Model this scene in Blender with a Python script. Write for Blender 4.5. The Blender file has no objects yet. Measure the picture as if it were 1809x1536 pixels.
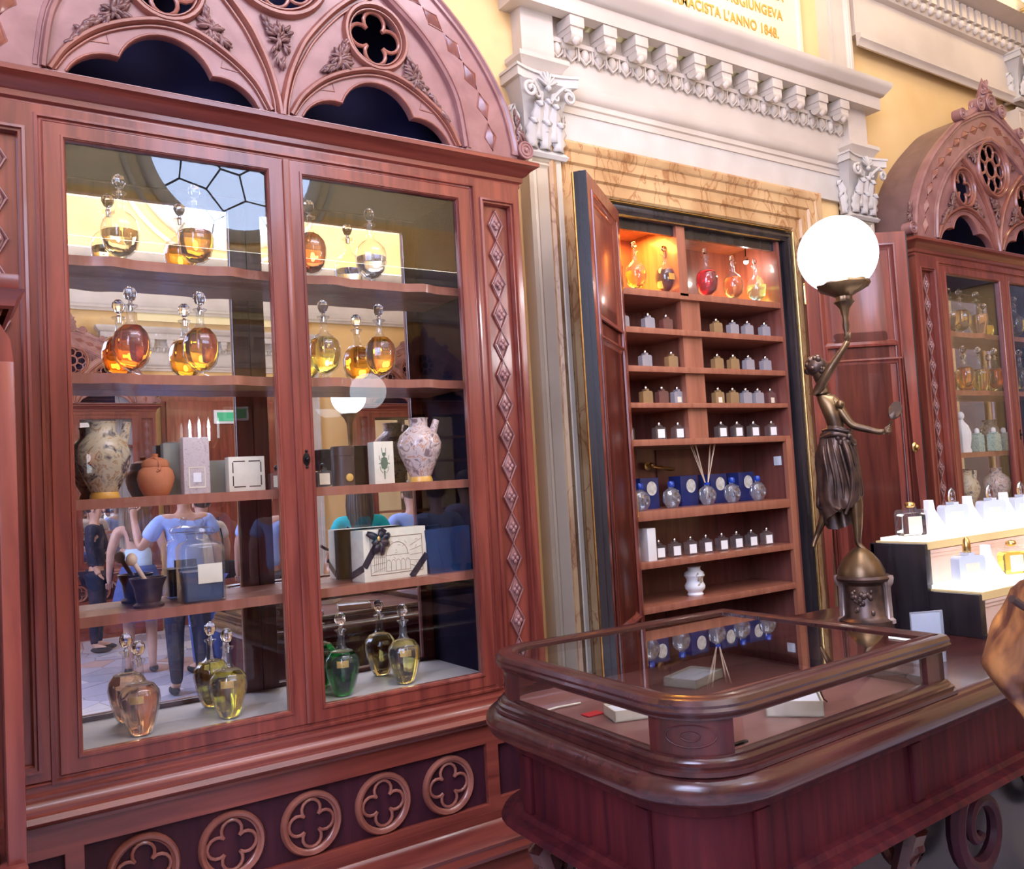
import bpy, bmesh, math, random
from mathutils import Vector, Matrix, Quaternion
random.seed(7)
C = bpy.context.scene.collection
S = bpy.context.scene
PI = math.pi

# ---------------------------------------------------------------- camera
def rot3(a, b, c):
    Ry = Matrix(((math.cos(a), 0, math.sin(a)), (0, 1, 0), (-math.sin(a), 0, math.cos(a))))
    Rx = Matrix(((1, 0, 0), (0, math.cos(b), -math.sin(b)), (0, math.sin(b), math.cos(b))))
    Rz = Matrix(((math.cos(c), -math.sin(c), 0), (math.sin(c), math.cos(c), 0), (0, 0, 1)))
    return Rz @ Rx @ Ry
Rm = rot3(-.5911, -.0541, -.0573)
def wv(r): return Vector((r[0], r[2], -r[1]))
cx_, cy_, cz_ = wv(Rm[0]), -wv(Rm[1]), -wv(Rm[2])
cam_data = bpy.data.cameras.new('camera')
cam = bpy.data.objects.new('camera', cam_data); C.objects.link(cam)
mw = Matrix((cx_, cy_, cz_)).transposed().to_4x4(); mw.translation = Vector((0, 0, 1.6))
cam.matrix_world = mw
cam_data.sensor_width = 36; cam_data.sensor_fit = 'HORIZONTAL'
cam_data.lens = 36 * 1549.2 / 1809
cam_data.clip_start = .02
S.camera = cam

# ---------------------------------------------------------------- light and exposure
vs = S.view_settings
vs.view_transform = 'Standard'; vs.look = 'None'; vs.gamma = 1; vs.use_curve_mapping = False
vs.exposure = 0.06
w = bpy.data.worlds.new('world'); S.world = w; w.use_nodes = True
w.node_tree.nodes['Background'].inputs[0].default_value = (.55, .62, 1, 1)
w.node_tree.nodes['Background'].inputs[1].default_value = .25
S.cycles.max_bounces = 14; S.cycles.transparent_max_bounces = 40; S.cycles.transmission_bounces = 12
S.cycles.glossy_bounces = 8; S.cycles.diffuse_bounces = 4
S.cycles.caustics_reflective = False; S.cycles.caustics_refractive = False
S.cycles.sample_clamp_indirect = 6

def area(name, loc, target, sx, sy, power, col):
    l = bpy.data.lights.new(name, 'AREA'); l.shape = 'RECTANGLE'; l.size = sx; l.size_y = sy
    l.energy = power; l.color = col
    o = bpy.data.objects.new(name, l); C.objects.link(o); o.location = loc
    o.rotation_euler = (Vector(target) - Vector(loc)).to_track_quat('-Z', 'Y').to_euler()
    return o
def point(name, loc, r, power, col):
    l = bpy.data.lights.new(name, 'POINT'); l.shadow_soft_size = r; l.energy = power; l.color = col
    o = bpy.data.objects.new(name, l); C.objects.link(o); o.location = loc
    return o
# added overhead, side and upper fill lights, then warm cornice lighting
area('added_overhead_light', (2.2, -1.6, 6.9), (2.2, -.6, 0), 5.5, 4.5, 170, (.82, .86, 1))  # ceiling is closed; unseen overhead light added for soft bluish fill
area('added_side_light', (-2.3, -1.2, 3.7), (2.2, -2.2, 1.1), 2.6, 3.2, 230, (.66, .64, 1))  # unseen light from the left, added for lilac highlights
area('added_upper_light', (1.6, .9, 4.7), (1.4, 2.8, 3.1), 2.4, .5, 48, (.96, .84, 1))  # no lamp hangs here; light added to brighten the upper cabinets and wall
area('upper_wall_wash', (3.5, -4.4, 5.6), (3.5, -6.0, 7.0), 6, .5, 260, (1, .9, .74))
area('cornice_uplight_front', (3.6, 1.6, 5.4), (3.5, 3.0, 3.9), 3.5, .3, 16, (1, .80, .52))
area('cornice_uplight_opposite', (3.0, -4.6, 3.2), (3.2, -6.0, 4.9), 5, .3, 18, (1, .80, .50))

# ---------------------------------------------------------------- materials
def nm(name):
    m = bpy.data.materials.new(name); m.use_nodes = True
    nt = m.node_tree; return m, nt, nt.nodes['Principled BSDF']
def setp(b, **k):
    for a, v in k.items():
        b.inputs[a.replace('_', ' ')].default_value = v
def noise_mix(nt, c1, c2, scale, vec=(1, 1, 1), detail=4, lo=.35, hi=.65, dist=0, coord='Object'):
    tc = nt.nodes.new('ShaderNodeTexCoord'); mp = nt.nodes.new('ShaderNodeMapping')
    mp.inputs['Scale'].default_value = vec
    nz = nt.nodes.new('ShaderNodeTexNoise'); nz.inputs['Scale'].default_value = scale
    nz.inputs['Detail'].default_value = detail; nz.inputs['Distortion'].default_value = dist
    cr = nt.nodes.new('ShaderNodeValToRGB')
    cr.color_ramp.elements[0].position = lo; cr.color_ramp.elements[1].position = hi
    cr.color_ramp.elements[0].color = (*c1, 1); cr.color_ramp.elements[1].color = (*c2, 1)
    nt.links.new(tc.outputs[coord], mp.inputs[0]); nt.links.new(mp.outputs[0], nz.inputs['Vector'])
    nt.links.new(nz.outputs[0], cr.inputs[0]); return cr, nz, mp
def bump(nt, b, src, strength, dist=.002):
    bp = nt.nodes.new('ShaderNodeBump'); bp.inputs['Strength'].default_value = strength
    bp.inputs['Distance'].default_value = dist
    nt.links.new(src, bp.inputs['Height']); nt.links.new(bp.outputs[0], b.inputs['Normal'])
def flat(name, col, rough=.5, metal=0, **k):
    m, nt, b = nm(name); setp(b, Base_Color=(*col, 1), Roughness=rough, Metallic=metal, **k); return m
def mottled(name, c1, c2, scale, vec=(1, 1, 1), rough=.5, metal=0, bmp=0, lo=.35, hi=.65, dist=0, detail=4, **k):
    m, nt, b = nm(name); cr, nz, mp = noise_mix(nt, c1, c2, scale, vec, detail, lo, hi, dist)
    nt.links.new(cr.outputs[0], b.inputs['Base Color']); setp(b, Roughness=rough, Metallic=metal, **k)
    if bmp: bump(nt, b, nz.outputs[0], bmp)
    return m
def woodmat(name, c1, c2, vec, rough=.3):
    return mottled(name, c1, c2, 9, vec, rough, 0, .12, .3, .72, .6, 6, Coat_Weight=.35, Coat_Roughness=.11)
WL, WD = (.27, .060, .038), (.115, .020, .016)
M = {}
M['wood'] = woodmat('mahogany_upright_grain', WD, WL, (3, 3, .22))
M['woodh'] = woodmat('mahogany_level_grain', WD, WL, (.22, 3, 3))
M['carve'] = woodmat('mahogany_carved_lit', (.215, .09, .085), (.34, .165, .155), (1, 1, 1), .4)  # lightened mahogany; upper light and its lilac reflection put into the colour
M['frieze'] = mottled('deep_red_walnut', (.034, .005, .010), (.100, .013, .016), 9, (3, 3, .25), .6, 0, .1, .3, .72, .6, 6, Specular_IOR_Level=.15)
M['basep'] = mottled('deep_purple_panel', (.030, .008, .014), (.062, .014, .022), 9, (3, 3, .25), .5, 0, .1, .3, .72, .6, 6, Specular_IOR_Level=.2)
M['rib'] = woodmat('mahogany_rib', (.20, .060, .042), (.32, .115, .08), (1, 1, 1), .3)
M['leafc'] = woodmat('dark_carved_leaf', (.10, .038, .034), (.21, .09, .08), (1, 1, 1), .42)
M['barrel'] = woodmat('dull_brown_barrel', (.13, .065, .055), (.19, .10, .09), (1, 1, 1), .6)
M['dwood'] = woodmat('dark_walnut_level_grain', (.030, .008, .009), (.080, .020, .018), (.25, 3, 3), .26)
M['dwoodv'] = woodmat('dark_walnut_upright_grain', (.034, .007, .009), (.095, .016, .016), (3, 3, .25), .36)
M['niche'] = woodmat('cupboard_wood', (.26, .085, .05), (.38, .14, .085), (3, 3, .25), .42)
M['nicheb'] = woodmat('cupboard_wood_shaded', (.15, .042, .034), (.25, .08, .058), (3, 3, .25), .45)  # darker copy of the cupboard wood; shade at the back is in the colour
M['pilc'] = mottled('tan_cream_paint', (.50, .41, .30), (.57, .48, .36), 3, (1, 1, 1), .5)
M['ebony'] = mottled('ebonised_wood', (.012, .01, .013), (.03, .024, .028), 6, (3, 3, .3), .22)
M['lining'] = mottled('shade_black_lining', (.004, .003, .012), (.008, .005, .016), 6, (3, 3, .3), .85, Specular_IOR_Level=.1)  # near-black colour stands in for shade inside the cabinet
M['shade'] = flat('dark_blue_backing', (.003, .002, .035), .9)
M['cream'] = mottled('cream_paint', (.52, .44, .365), (.60, .515, .435), 3, (1, 1, 1), .5)
M['creamw'] = mottled('white_plaster', (.50, .455, .41), (.57, .52, .475), 5, (1, 1, 1), .5)
M['yellow'] = mottled('ochre_wall_paint', (.72, .47, .19), (.80, .56, .26), 1.6, (1, 1, 1), .7)
M['plaque'] = mottled('pale_yellow_panel', (.84, .74, .42), (.88, .79, .48), 2, (1, 1, 1), .5)
M['gilt_text'] = flat('gilt_lettering', (.62, .30, .06), .4)
M['taupe'] = mottled('buff_plaster', (.60, .50, .36), (.66, .56, .42), 1.5, (1, 1, 1), .8)
M['ceiling'] = flat('ceiling_paint', (.55, .5, .45), .8)
M['brass'] = mottled('aged_brass', (.55, .36, .12), (.75, .52, .2), 30, (1, 1, 1), .28, 1)
M['iron'] = flat('black_iron', (.02, .018, .02), .35, .8)
M['chrome'] = flat('polished_metal', (.8, .8, .8), .12, 1)
M['bronze'] = mottled('bronze_patina', (.07, .042, .03), (.21, .13, .06), 9, (1, 1, 1), .36, .8, .25)
M['bronzed'] = mottled('dark_bronze', (.05, .032, .03), (.15, .09, .065), 14, (1, 1, 1), .38, .7, .4)
M['palebr'] = mottled('light_caught_bronze', (.30, .22, .19), (.48, .38, .34), 14, (1, 1, 1), .4, .5)  # bronze paled; the light the columns catch is put into the colour
M['mirror'] = flat('silvered_mirror', (.86, .86, .88), .0, 1)
M['whitep'] = flat('white_paper', (.82, .81, .80), .6)
M['creamp'] = mottled('cream_card', (.72, .66, .50), (.78, .72, .56), 30, (1, 1, 1), .6)
M['greyc'] = mottled('grey_green_card', (.22, .22, .18), (.27, .27, .22), 8, (1, 1, 1), .6)
M['tan'] = flat('tan_card', (.55, .45, .33), .6)
M['darkc'] = mottled('dark_brown_card', (.045, .025, .025), (.07, .04, .035), 12, (1, 1, 1), .4)
M['navyc'] = mottled('navy_card', (.012, .02, .11), (.02, .035, .17), 8, (1, 1, 1), .35)
M['navyf'] = mottled('navy_folder', (.008, .018, .06), (.015, .05, .13), 4, (1, 1, 1), .3)
M['gold'] = flat('gold_foil', (.78, .52, .14), .35, .6)
M['ribbon'] = flat('black_satin_ribbon', (.02, .018, .03), .32)
M['terra'] = mottled('terracotta', (.50, .17, .07), (.60, .22, .10), 12, (1, 1, 1), .7)
M['floorw'] = None
M['reed'] = flat('rattan_reed', (.72, .52, .36), .6)
M['bluecap'] = flat('blue_glazed_cap', (.01, .05, .35), .25)
M['frost'] = flat('frosted_acrylic', (.86, .88, .92), .4)
M['peach'] = mottled('pale_peach_board', (.72, .47, .36), (.80, .58, .46), 5, (1, 1, 1), .3)
M['ply'] = flat('pale_wood_lip', (.78, .58, .26), .45)
M['redt'] = flat('red_tag', (.5, .02, .03), .5)
M['greenink'] = flat('green_ink', (.12, .17, .10), .6)
M['brownink'] = flat('brown_ink', (.36, .25, .16), .6)
M['sticker'] = flat('white_plastic', (.85, .88, .95), .4)

def majolica(name, a, b_, c_, sc):
    m, nt, b = nm(name)
    tc = nt.nodes.new('ShaderNodeTexCoord'); nz = nt.nodes.new('ShaderNodeTexNoise'); nz.inputs['Scale'].default_value = sc
    nz.inputs['Detail'].default_value = 3; nz.inputs['Distortion'].default_value = 2.5
    cr = nt.nodes.new('ShaderNodeValToRGB'); e = cr.color_ramp.elements
    e[0].position = .36; e[0].color = (*b_, 1); e[1].position = .47; e[1].color = (*a, 1)
    for p, c in ((.56, a), (.60, c_), (.66, a), (.74, b_)):
        x = e.new(p); x.color = (*c, 1)
    nt.links.new(tc.outputs['Object'], nz.inputs[0]); nt.links.new(nz.outputs[0], cr.inputs[0])
    nt.links.new(cr.outputs[0], b.inputs['Base Color']); setp(b, Roughness=.22)
    return m
M['maj1'] = majolica('glazed_majolica_blue', (.56, .48, .33), (.08, .07, .09), (.34, .19, .08), 15)
M['maj2'] = majolica('glazed_majolica_rose', (.66, .53, .48), (.24, .16, .16), (.50, .20, .08), 18)
M['majf'] = flat('yellow_glazed_foot', (.75, .42, .08), .3)
M['pattern'] = majolica('printed_paper_pattern', (.60, .52, .50), (.46, .38, .37), (.52, .44, .42), 60)

def marble_mat():
    m, nt, b = nm('veined_siena_marble')
    cr, nz, mp = noise_mix(nt, (.40, .21, .085), (.60, .38, .185), 4, (1, 1, 1), 5, .3, .6)
    tc = nt.nodes.new('ShaderNodeTexCoord')
    mp2 = nt.nodes.new('ShaderNodeMapping'); mp2.inputs['Scale'].default_value = (1, 1, .45)
    n2 = nt.nodes.new('ShaderNodeTexNoise'); n2.inputs['Scale'].default_value = 9; n2.inputs['Detail'].default_value = 6
    n2.inputs['Distortion'].default_value = 1.2
    c2 = nt.nodes.new('ShaderNodeValToRGB'); e = c2.color_ramp.elements
    e[0].position = .47; e[0].color = (1, 1, 1, 1); e[1].position = .5; e[1].color = (.55, .33, .22, 1)
    x = e.new(.53); x.color = (1, 1, 1, 1)
    mx = nt.nodes.new('ShaderNodeMixRGB'); mx.blend_type = 'MULTIPLY'; mx.inputs[0].default_value = .8
    nt.links.new(tc.outputs['Object'], mp2.inputs[0]); nt.links.new(mp2.outputs[0], n2.inputs['Vector'])
    nt.links.new(n2.outputs[0], c2.inputs[0]); nt.links.new(cr.outputs[0], mx.inputs[1]); nt.links.new(c2.outputs[0], mx.inputs[2])
    nt.links.new(mx.outputs[0], b.inputs['Base Color']); setp(b, Roughness=.35); return m
M['marble'] = marble_mat()
def floor_mat():
    m, nt, b = nm('palladiana_marble_floor')
    tc = nt.nodes.new('ShaderNodeTexCoord'); vo = nt.nodes.new('ShaderNodeTexVoronoi'); vo.inputs['Scale'].default_value = 2.6
    ve = nt.nodes.new('ShaderNodeTexVoronoi'); ve.feature = 'DISTANCE_TO_EDGE'; ve.inputs['Scale'].default_value = 2.6
    sp = nt.nodes.new('ShaderNodeSeparateColor'); cr = nt.nodes.new('ShaderNodeValToRGB'); e = cr.color_ramp.elements
    cr.color_ramp.interpolation = 'CONSTANT'
    e[0].color = (.42, .42, .55, 1); e[1].position = .25; e[1].color = (.55, .55, .66, 1)
    for p, c in ((.5, (.50, .36, .36)), (.68, (.34, .36, .48)), (.85, (.62, .6, .62))):
        x = e.new(p); x.color = (*c, 1)
    c2 = nt.nodes.new('ShaderNodeValToRGB'); c2.color_ramp.elements[0].color = (.55, .45, .42, 1); c2.color_ramp.elements[1].position = .02
    mx = nt.nodes.new('ShaderNodeMixRGB'); mx.blend_type = 'MULTIPLY'; mx.inputs[0].default_value = 1
    for v in (vo, ve): nt.links.new(tc.outputs['Object'], v.inputs['Vector'])
    nt.links.new(vo.outputs['Color'], sp.inputs[0]); nt.links.new(sp.outputs[0], cr.inputs[0])
    nt.links.new(ve.outputs['Distance'], c2.inputs[0]); nt.links.new(cr.outputs[0], mx.inputs[1]); nt.links.new(c2.outputs[0], mx.inputs[2])
    nt.links.new(mx.outputs[0], b.inputs['Base Color']); setp(b, Roughness=.25); return m
M['floor'] = floor_mat()

def pane_mat(name, tint=(1, 1, 1), ior=1.45, gain=1.0, rough=0, body=0, bodycol=(1, 1, 1)):
    """thin clear glass: transmits straight through, reflects by Fresnel"""
    m, nt, b = nm(name); nt.nodes.remove(b)
    out = nt.nodes['Material Output']
    tr = nt.nodes.new('ShaderNodeBsdfTransparent'); tr.inputs[0].default_value = (*tint, 1)
    gl = nt.nodes.new('ShaderNodeBsdfGlossy'); gl.inputs['Roughness'].default_value = rough
    fr = nt.nodes.new('ShaderNodeFresnel'); fr.inputs[0].default_value = ior
    mu = nt.nodes.new('ShaderNodeMath'); mu.operation = 'MULTIPLY'; mu.inputs[1].default_value = gain; mu.use_clamp = True
    mx = nt.nodes.new('ShaderNodeMixShader')
    ge = nt.nodes.new('ShaderNodeNewGeometry'); s2 = nt.nodes.new('ShaderNodeMath'); s2.operation = 'MULTIPLY_ADD'
    s2.inputs[1].default_value = -2; s2.inputs[2].default_value = 1; pw = nt.nodes.new('ShaderNodeMath'); pw.operation = 'POWER'; pw.inputs[0].default_value = ior
    nt.links.new(ge.outputs['Backfacing'], s2.inputs[0]); nt.links.new(s2.outputs[0], pw.inputs[1]); nt.links.new(pw.outputs[0], fr.inputs[0])
    nt.links.new(fr.outputs[0], mu.inputs[0]); nt.links.new(mu.outputs[0], mx.inputs[0])
    src = tr.outputs[0]
    if body:
        df = nt.nodes.new('ShaderNodeBsdfDiffuse'); df.inputs[0].default_value = (*bodycol, 1)
        m2 = nt.nodes.new('ShaderNodeMixShader'); m2.inputs[0].default_value = body
        nt.links.new(tr.outputs[0], m2.inputs[1]); nt.links.new(df.outputs[0], m2.inputs[2]); src = m2.outputs[0]
    nt.links.new(src, mx.inputs[1]); nt.links.new(gl.outputs[0], mx.inputs[2]); nt.links.new(mx.outputs[0], out.inputs[0])
    return m
M['pane'] = pane_mat('cabinet_glass_pane', (.985, .99, .995), 1.5, 1.0)
M['pane2'] = pane_mat('polished_vitrine_glass', (.97, .98, .99), 1.55, 1.7)
M['glass'] = pane_mat('clear_bottle_glass', (.96, .97, .97), 1.5, 1.2, 0, .05, (.75, .78, .8))
M['glassf'] = pane_mat('frosted_stopper_glass', (.80, .82, .84), 1.5, 1.5, .15, .35, (.8, .8, .8))
M['cutglass'] = None
def liquid(name, col, ior=1.33, emit=0):
    m, nt, b = nm(name); setp(b, Base_Color=(*col, 1), Roughness=0, IOR=ior); b.inputs['Transmission Weight'].default_value = 1
    return m
LQ = {n: liquid('liquid_' + n, c) for n, c in dict(
    pale_amber=(.95, .66, .22), amber=(.95, .42, .02), deep_amber=(.85, .20, .01), orange=(.9, .24, .05), clear=(.95, .93, .88),
    yellow=(.95, .75, .12), olive=(.80, .68, .12), green=(.02, .30, .05), peach=(.92, .55, .28), straw=(.95, .80, .30),
    red=(.85, .02, .02), plum=(.30, .04, .10), teal=(.45, .82, .78), bright_yellow=(1, .85, .1), indigo=(.03, .05, .22), honey=(.95, .62, .18)).items()}
M['crystal'] = liquid('solid_crystal', (.97, .97, .97), 1.5)
def emis(name, col, st):
    m, nt, b = nm(name); setp(b, Base_Color=(*col, 1)); b.inputs['Emission Color'].default_value = (*col, 1)
    b.inputs['Emission Strength'].default_value = st; return m
M['globe'] = emis('opal_globe_lit', (.86, .94, 1), 4.5)
M['led'] = emis('white_led_strip', (1, .97, .92), 9)
M['lightpanel'] = emis('backlit_white_acrylic', (1, .99, .97), 1.05)
M['bulb'] = emis('small_spot_bulb', (1, .95, .85), 30)
M['ledwarm'] = emis('warm_led_strip', (1, .55, .08), 14)
M['exit'] = emis('green_sign_panel', (.03, .25, .12), 1.2)
M['cove'] = emis('cove_light_tube', (1, .95, .85), 22)
M['shade_lamp'] = emis('lit_lamp_shade', (1, .85, .5), 2.2)
M['oculus'] = emis('daylit_leaded_glass', (.55, .68, 1), 11)
M['lead'] = flat('lead_came', (.05, .05, .06), .5)

# ---------------------------------------------------------------- mesh helpers
class MB:
    def __init__(s): s.v = []; s.f = []
    def add(s, vs_, fs): n = len(s.v); s.v += [tuple(v) for v in vs_]; s.f += [tuple(i + n for i in f) for f in fs]; return s
    def box(s, x0, x1, y0, y1, z0, z1, ch=0):
        if ch <= 0:
            return s.add([(x0, y0, z0), (x1, y0, z0), (x1, y1, z0), (x0, y1, z0), (x0, y0, z1), (x1, y0, z1), (x1, y1, z1), (x0, y1, z1)],
                  [(0, 3, 2, 1), (4, 5, 6, 7), (0, 1, 5, 4), (1, 2, 6, 5), (2, 3, 7, 6), (3, 0, 4, 7)])
        bm = bmesh.new(); bmesh.ops.create_cube(bm, size=1)
        for v in bm.verts: v.co = ((x0 + x1) / 2 + v.co.x * (x1 - x0), (y0 + y1) / 2 + v.co.y * (y1 - y0), (z0 + z1) / 2 + v.co.z * (z1 - z0))
        bmesh.ops.bevel(bm, geom=list(bm.edges), offset=ch, segments=2, affect='EDGES', profile=.6)
        return s.bm(bm)
    def bm(s, bm, mat=None):
        bm.verts.index_update(); vs_ = [(mat @ v.co if mat else v.co.copy()) for v in bm.verts]
        s.add(vs_, [[v.index for v in f.verts] for f in bm.faces]); bm.free(); return s
    def lathe(s, prof, seg=24, c=(0, 0, 0), sx=1, sy=1, rot=None, flute=0, nfl=0, closed=False):
        vs_ = []; 
        for r, z in prof:
            for k in range(seg):
                a = 2 * PI * k / seg; rr = r * (1 + (flute * math.cos(nfl * a) if nfl else 0))
                p = Vector((rr * math.cos(a) * sx, rr * math.sin(a) * sy, z))
                if rot: p = rot @ p
                vs_.append(p + Vector(c))
        n = len(prof); fs = []
        for i in range(n - 1):
            for k in range(seg):
                k2 = (k + 1) % seg; fs.append((i * seg + k, i * seg + k2, (i + 1) * seg + k2, (i + 1) * seg + k))
        if prof[0][0] > 1e-5: fs.append(tuple(reversed(range(seg))))
        if prof[-1][0] > 1e-5: fs.append(tuple((n - 1) * seg + k for k in range(seg)))
        return s.add(vs_, fs)
    def sph(s, c, r, seg=16, rings=10, sc=(1, 1, 1), rot=None):
        pr = [(max(1e-6, r * math.sin(PI * i / rings)), -r * math.cos(PI * i / rings)) for i in range(rings + 1)]
        vs_ = []; 
        m = MB(); m.lathe(pr, seg)
        for v in m.v:
            p = Vector((v[0] * sc[0], v[1] * sc[1], v[2] * sc[2]))
            if rot: p = rot @ p
            vs_.append(p + Vector(c))
        return s.add(vs_, m.f)
    def tube(s, pts, r, seg=8, closed=False, cap=True):
        pts = [Vector(p) for p in pts]; n = len(pts)
        rs = r if isinstance(r, (list, tuple)) else [r] * n
        vs_ = []; up = None
        for i, p in enumerate(pts):
            a = pts[(i - 1) % n] if (closed or i > 0) else p; b = pts[(i + 1) % n] if (closed or i < n - 1) else p
            t = (b - a).normalized() if (b - a).length > 1e-9 else Vector((0, 0, 1))
            if up is None: up = Vector((0, 0, 1)) if abs(t.z) < .9 else Vector((0, 1, 0))
            x = t.cross(up); x = x.normalized() if x.length > 1e-6 else Vector((1, 0, 0))
            y = x.cross(t).normalized(); up = y
            for k in range(seg):
                an = 2 * PI * k / seg; vs_.append(p + (x * math.cos(an) + y * math.sin(an)) * rs[i])
        fs = []; m = n if closed else n - 1
        for i in range(m):
            j = (i + 1) % n
            for k in range(seg):
                k2 = (k + 1) % seg; fs.append((i * seg + k, i * seg + k2, j * seg + k2, j * seg + k))
        if not closed and cap: fs += [tuple(reversed(range(seg))), tuple((n - 1) * seg + k for k in range(seg))]
        return s.add(vs_, fs)
    def mold(s, path, prof, closed=True, plane='xz', flip=1):
        """sweep profile (offset from path, height) along a flat path with mitred corners.
        plane xz: height comes forward (-y);  plane xy: height goes up (z)"""
        P = [Vector(p) for p in path]; n = len(P); N = []
        for i in range(n):
            a = P[i] - P[i - 1] if (closed or i > 0) else P[1] - P[0]
            b = P[(i + 1) % n] - P[i] if (closed or i < n - 1) else a
            if not closed and i == 0: a = b
            na = Vector((a.y, -a.x)).normalized(); nb = Vector((b.y, -b.x)).normalized()
            d = na + nb; d = d / max(.35, d.dot(d) / 2) if d.length > 1e-6 else na
            N.append(d * flip)
        m = len(prof); vs_ = []
        for i in range(n):
            for o, h in prof:
                q = P[i] + N[i] * o
                vs_.append((q.x, -h, q.y) if plane == 'xz' else (q.x, q.y, h))
        fs = []; last = n if closed else n - 1
        for i in range(last):
            j = (i + 1) % n
            for k in range(m - 1): fs.append((i * m + k, i * m + k + 1, j * m + k + 1, j * m + k))
        if not closed: fs += [tuple(range(m)), tuple((n - 1) * m + k for k in reversed(range(m)))]
        return s.add(vs_, fs)
    def prism(s, poly, y0, y1):
        """poly in xz, extruded in y"""
        n = len(poly); vs_ = [(x, y0, z) for x, z in poly] + [(x, y1, z) for x, z in poly]
        return s.add(vs_, [tuple(range(n)), tuple(reversed(range(n, 2 * n)))] + [(i, i + n, (i + 1) % n + n, (i + 1) % n) for i in range(n)])
    def prismz(s, poly, z0, z1):
        n = len(poly); vs_ = [(x, y, z0) for x, y in poly] + [(x, y, z1) for x, y in poly]
        return s.add(vs_, [tuple(reversed(range(n))), tuple(range(n, 2 * n))] + [(i, (i + 1) % n, (i + 1) % n + n, i + n) for i in range(n)])
    def move(s, d): d = Vector(d); s.v = [tuple(Vector(v) + d) for v in s.v]; return s
    def xf(s, m): s.v = [tuple(m @ Vector(v)) for v in s.v]; return s
    def mesh(s, name, mat, smooth=40):
        me = bpy.data.meshes.new(name); me.from_pydata(s.v, [], s.f); me.update()
        bm = bmesh.new(); bm.from_mesh(me); bmesh.ops.recalc_face_normals(bm, faces=list(bm.faces))
        bm.to_mesh(me); bm.free()
        me.materials.append(mat if not isinstance(mat, str) else M[mat])
        if smooth:
            me.polygons.foreach_set('use_smooth', [True] * len(me.polygons))
            try: me.set_sharp_from_angle(angle=math.radians(smooth))
            except Exception: pass
        return me
    def build(s, name, mat, parent=None, smooth=40, loc=None):
        o = bpy.data.objects.new(name, s.mesh(name, mat, smooth)); C.objects.link(o)
        if parent: o.parent = parent
        if loc: o.location = loc
        return o

def plate(outlines, depth, bevel=0, y=0):
    """flat sheet with holes from closed xz outlines; front at y, back at y+depth"""
    cu = bpy.data.curves.new('t', 'CURVE'); cu.dimensions = '2D'; cu.fill_mode = 'BOTH'
    for ol in outlines:
        sp = cu.splines.new('POLY'); sp.points.add(len(ol) - 1)
        for p, q in zip(sp.points, ol): p.co = (q[0], q[1], 0, 1)
        sp.use_cyclic_u = True
    cu.extrude = depth / 2; cu.bevel_depth = bevel; cu.bevel_resolution = 1
    o = bpy.data.objects.new('t', cu); C.objects.link(o)
    dg = bpy.context.evaluated_depsgraph_get(); me = bpy.data.meshes.new_from_object(o.evaluated_get(dg))
    m = MB(); m.add([(v.co.x, y + depth / 2 - v.co.z, v.co.y) for v in me.vertices], [tuple(p.vertices) for p in me.polygons])
    bpy.data.objects.remove(o); bpy.data.curves.remove(cu); bpy.data.meshes.remove(me)
    return m
def skin(joints, edges, root, sub=2):
    """continuous body grown from a skeleton; joints {name:(pos,radius or (rx,ry))}"""
    names = list(joints); me = bpy.data.meshes.new('s')
    me.from_pydata([joints[k][0] for k in names], [(names.index(a), names.index(b)) for a, b in edges], [])
    o = bpy.data.objects.new('s', me); C.objects.link(o)
    md = o.modifiers.new('k', 'SKIN'); md.use_smooth_shade = True; md.branch_smoothing = .6
    for i, k in enumerate(names):
        r = joints[k][1]; me.skin_vertices[0].data[i].radius = r if isinstance(r, tuple) else (r, r)
        me.skin_vertices[0].data[i].use_root = (k == root)
    sm = o.modifiers.new('u', 'SUBSURF'); sm.levels = sub; sm.render_levels = sub
    dg = bpy.context.evaluated_depsgraph_get(); m2 = bpy.data.meshes.new_from_object(o.evaluated_get(dg))
    m = MB(); m.add([v.co.copy() for v in m2.vertices], [tuple(p.vertices) for p in m2.polygons])
    bpy.data.objects.remove(o); return m
def tag(o, label=None, cat=None, group=None, kind=None):
    for k, v in (('label', label), ('category', cat), ('group', group), ('kind', kind)):
        if v: o[k] = v
    return o
def thing(name, label, cat, loc=(0, 0, 0), rz=0, group=None):
    o = bpy.data.objects.new(name, None); C.objects.link(o); o.location = loc; o.rotation_euler = (0, 0, rz)
    o.empty_display_size = .05
    return tag(o, label, cat, group)
def kids(o): return [c for c in bpy.data.objects if c.parent == o]
def dup(o, loc=None, rz=None, label=None, group=None, parent=None):
    c = o.copy(); C.objects.link(c)
    if parent: c.parent = parent
    for ch in kids(o): dup(ch, parent=c)
    if loc is not None: c.location = loc
    if rz is not None: c.rotation_euler = (0, 0, rz)
    if label: c['label'] = label
    if group: c['group'] = group
    return c
def struct(name, mb, mat, parent=None, smooth=40):
    o = mb.build(name, mat, parent, smooth)
    if not parent: o['kind'] = 'structure'
    return o
def arc(cx, cz, r, a0, a1, n=16):
    return [(cx + r * math.cos(math.radians(a0 + (a1 - a0) * i / n)), cz + r * math.sin(math.radians(a0 + (a1 - a0) * i / n))) for i in range(n + 1)]
def circ(cx, cz, r, n=32): return arc(cx, cz, r, 0, 360, n)[:-1]
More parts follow.
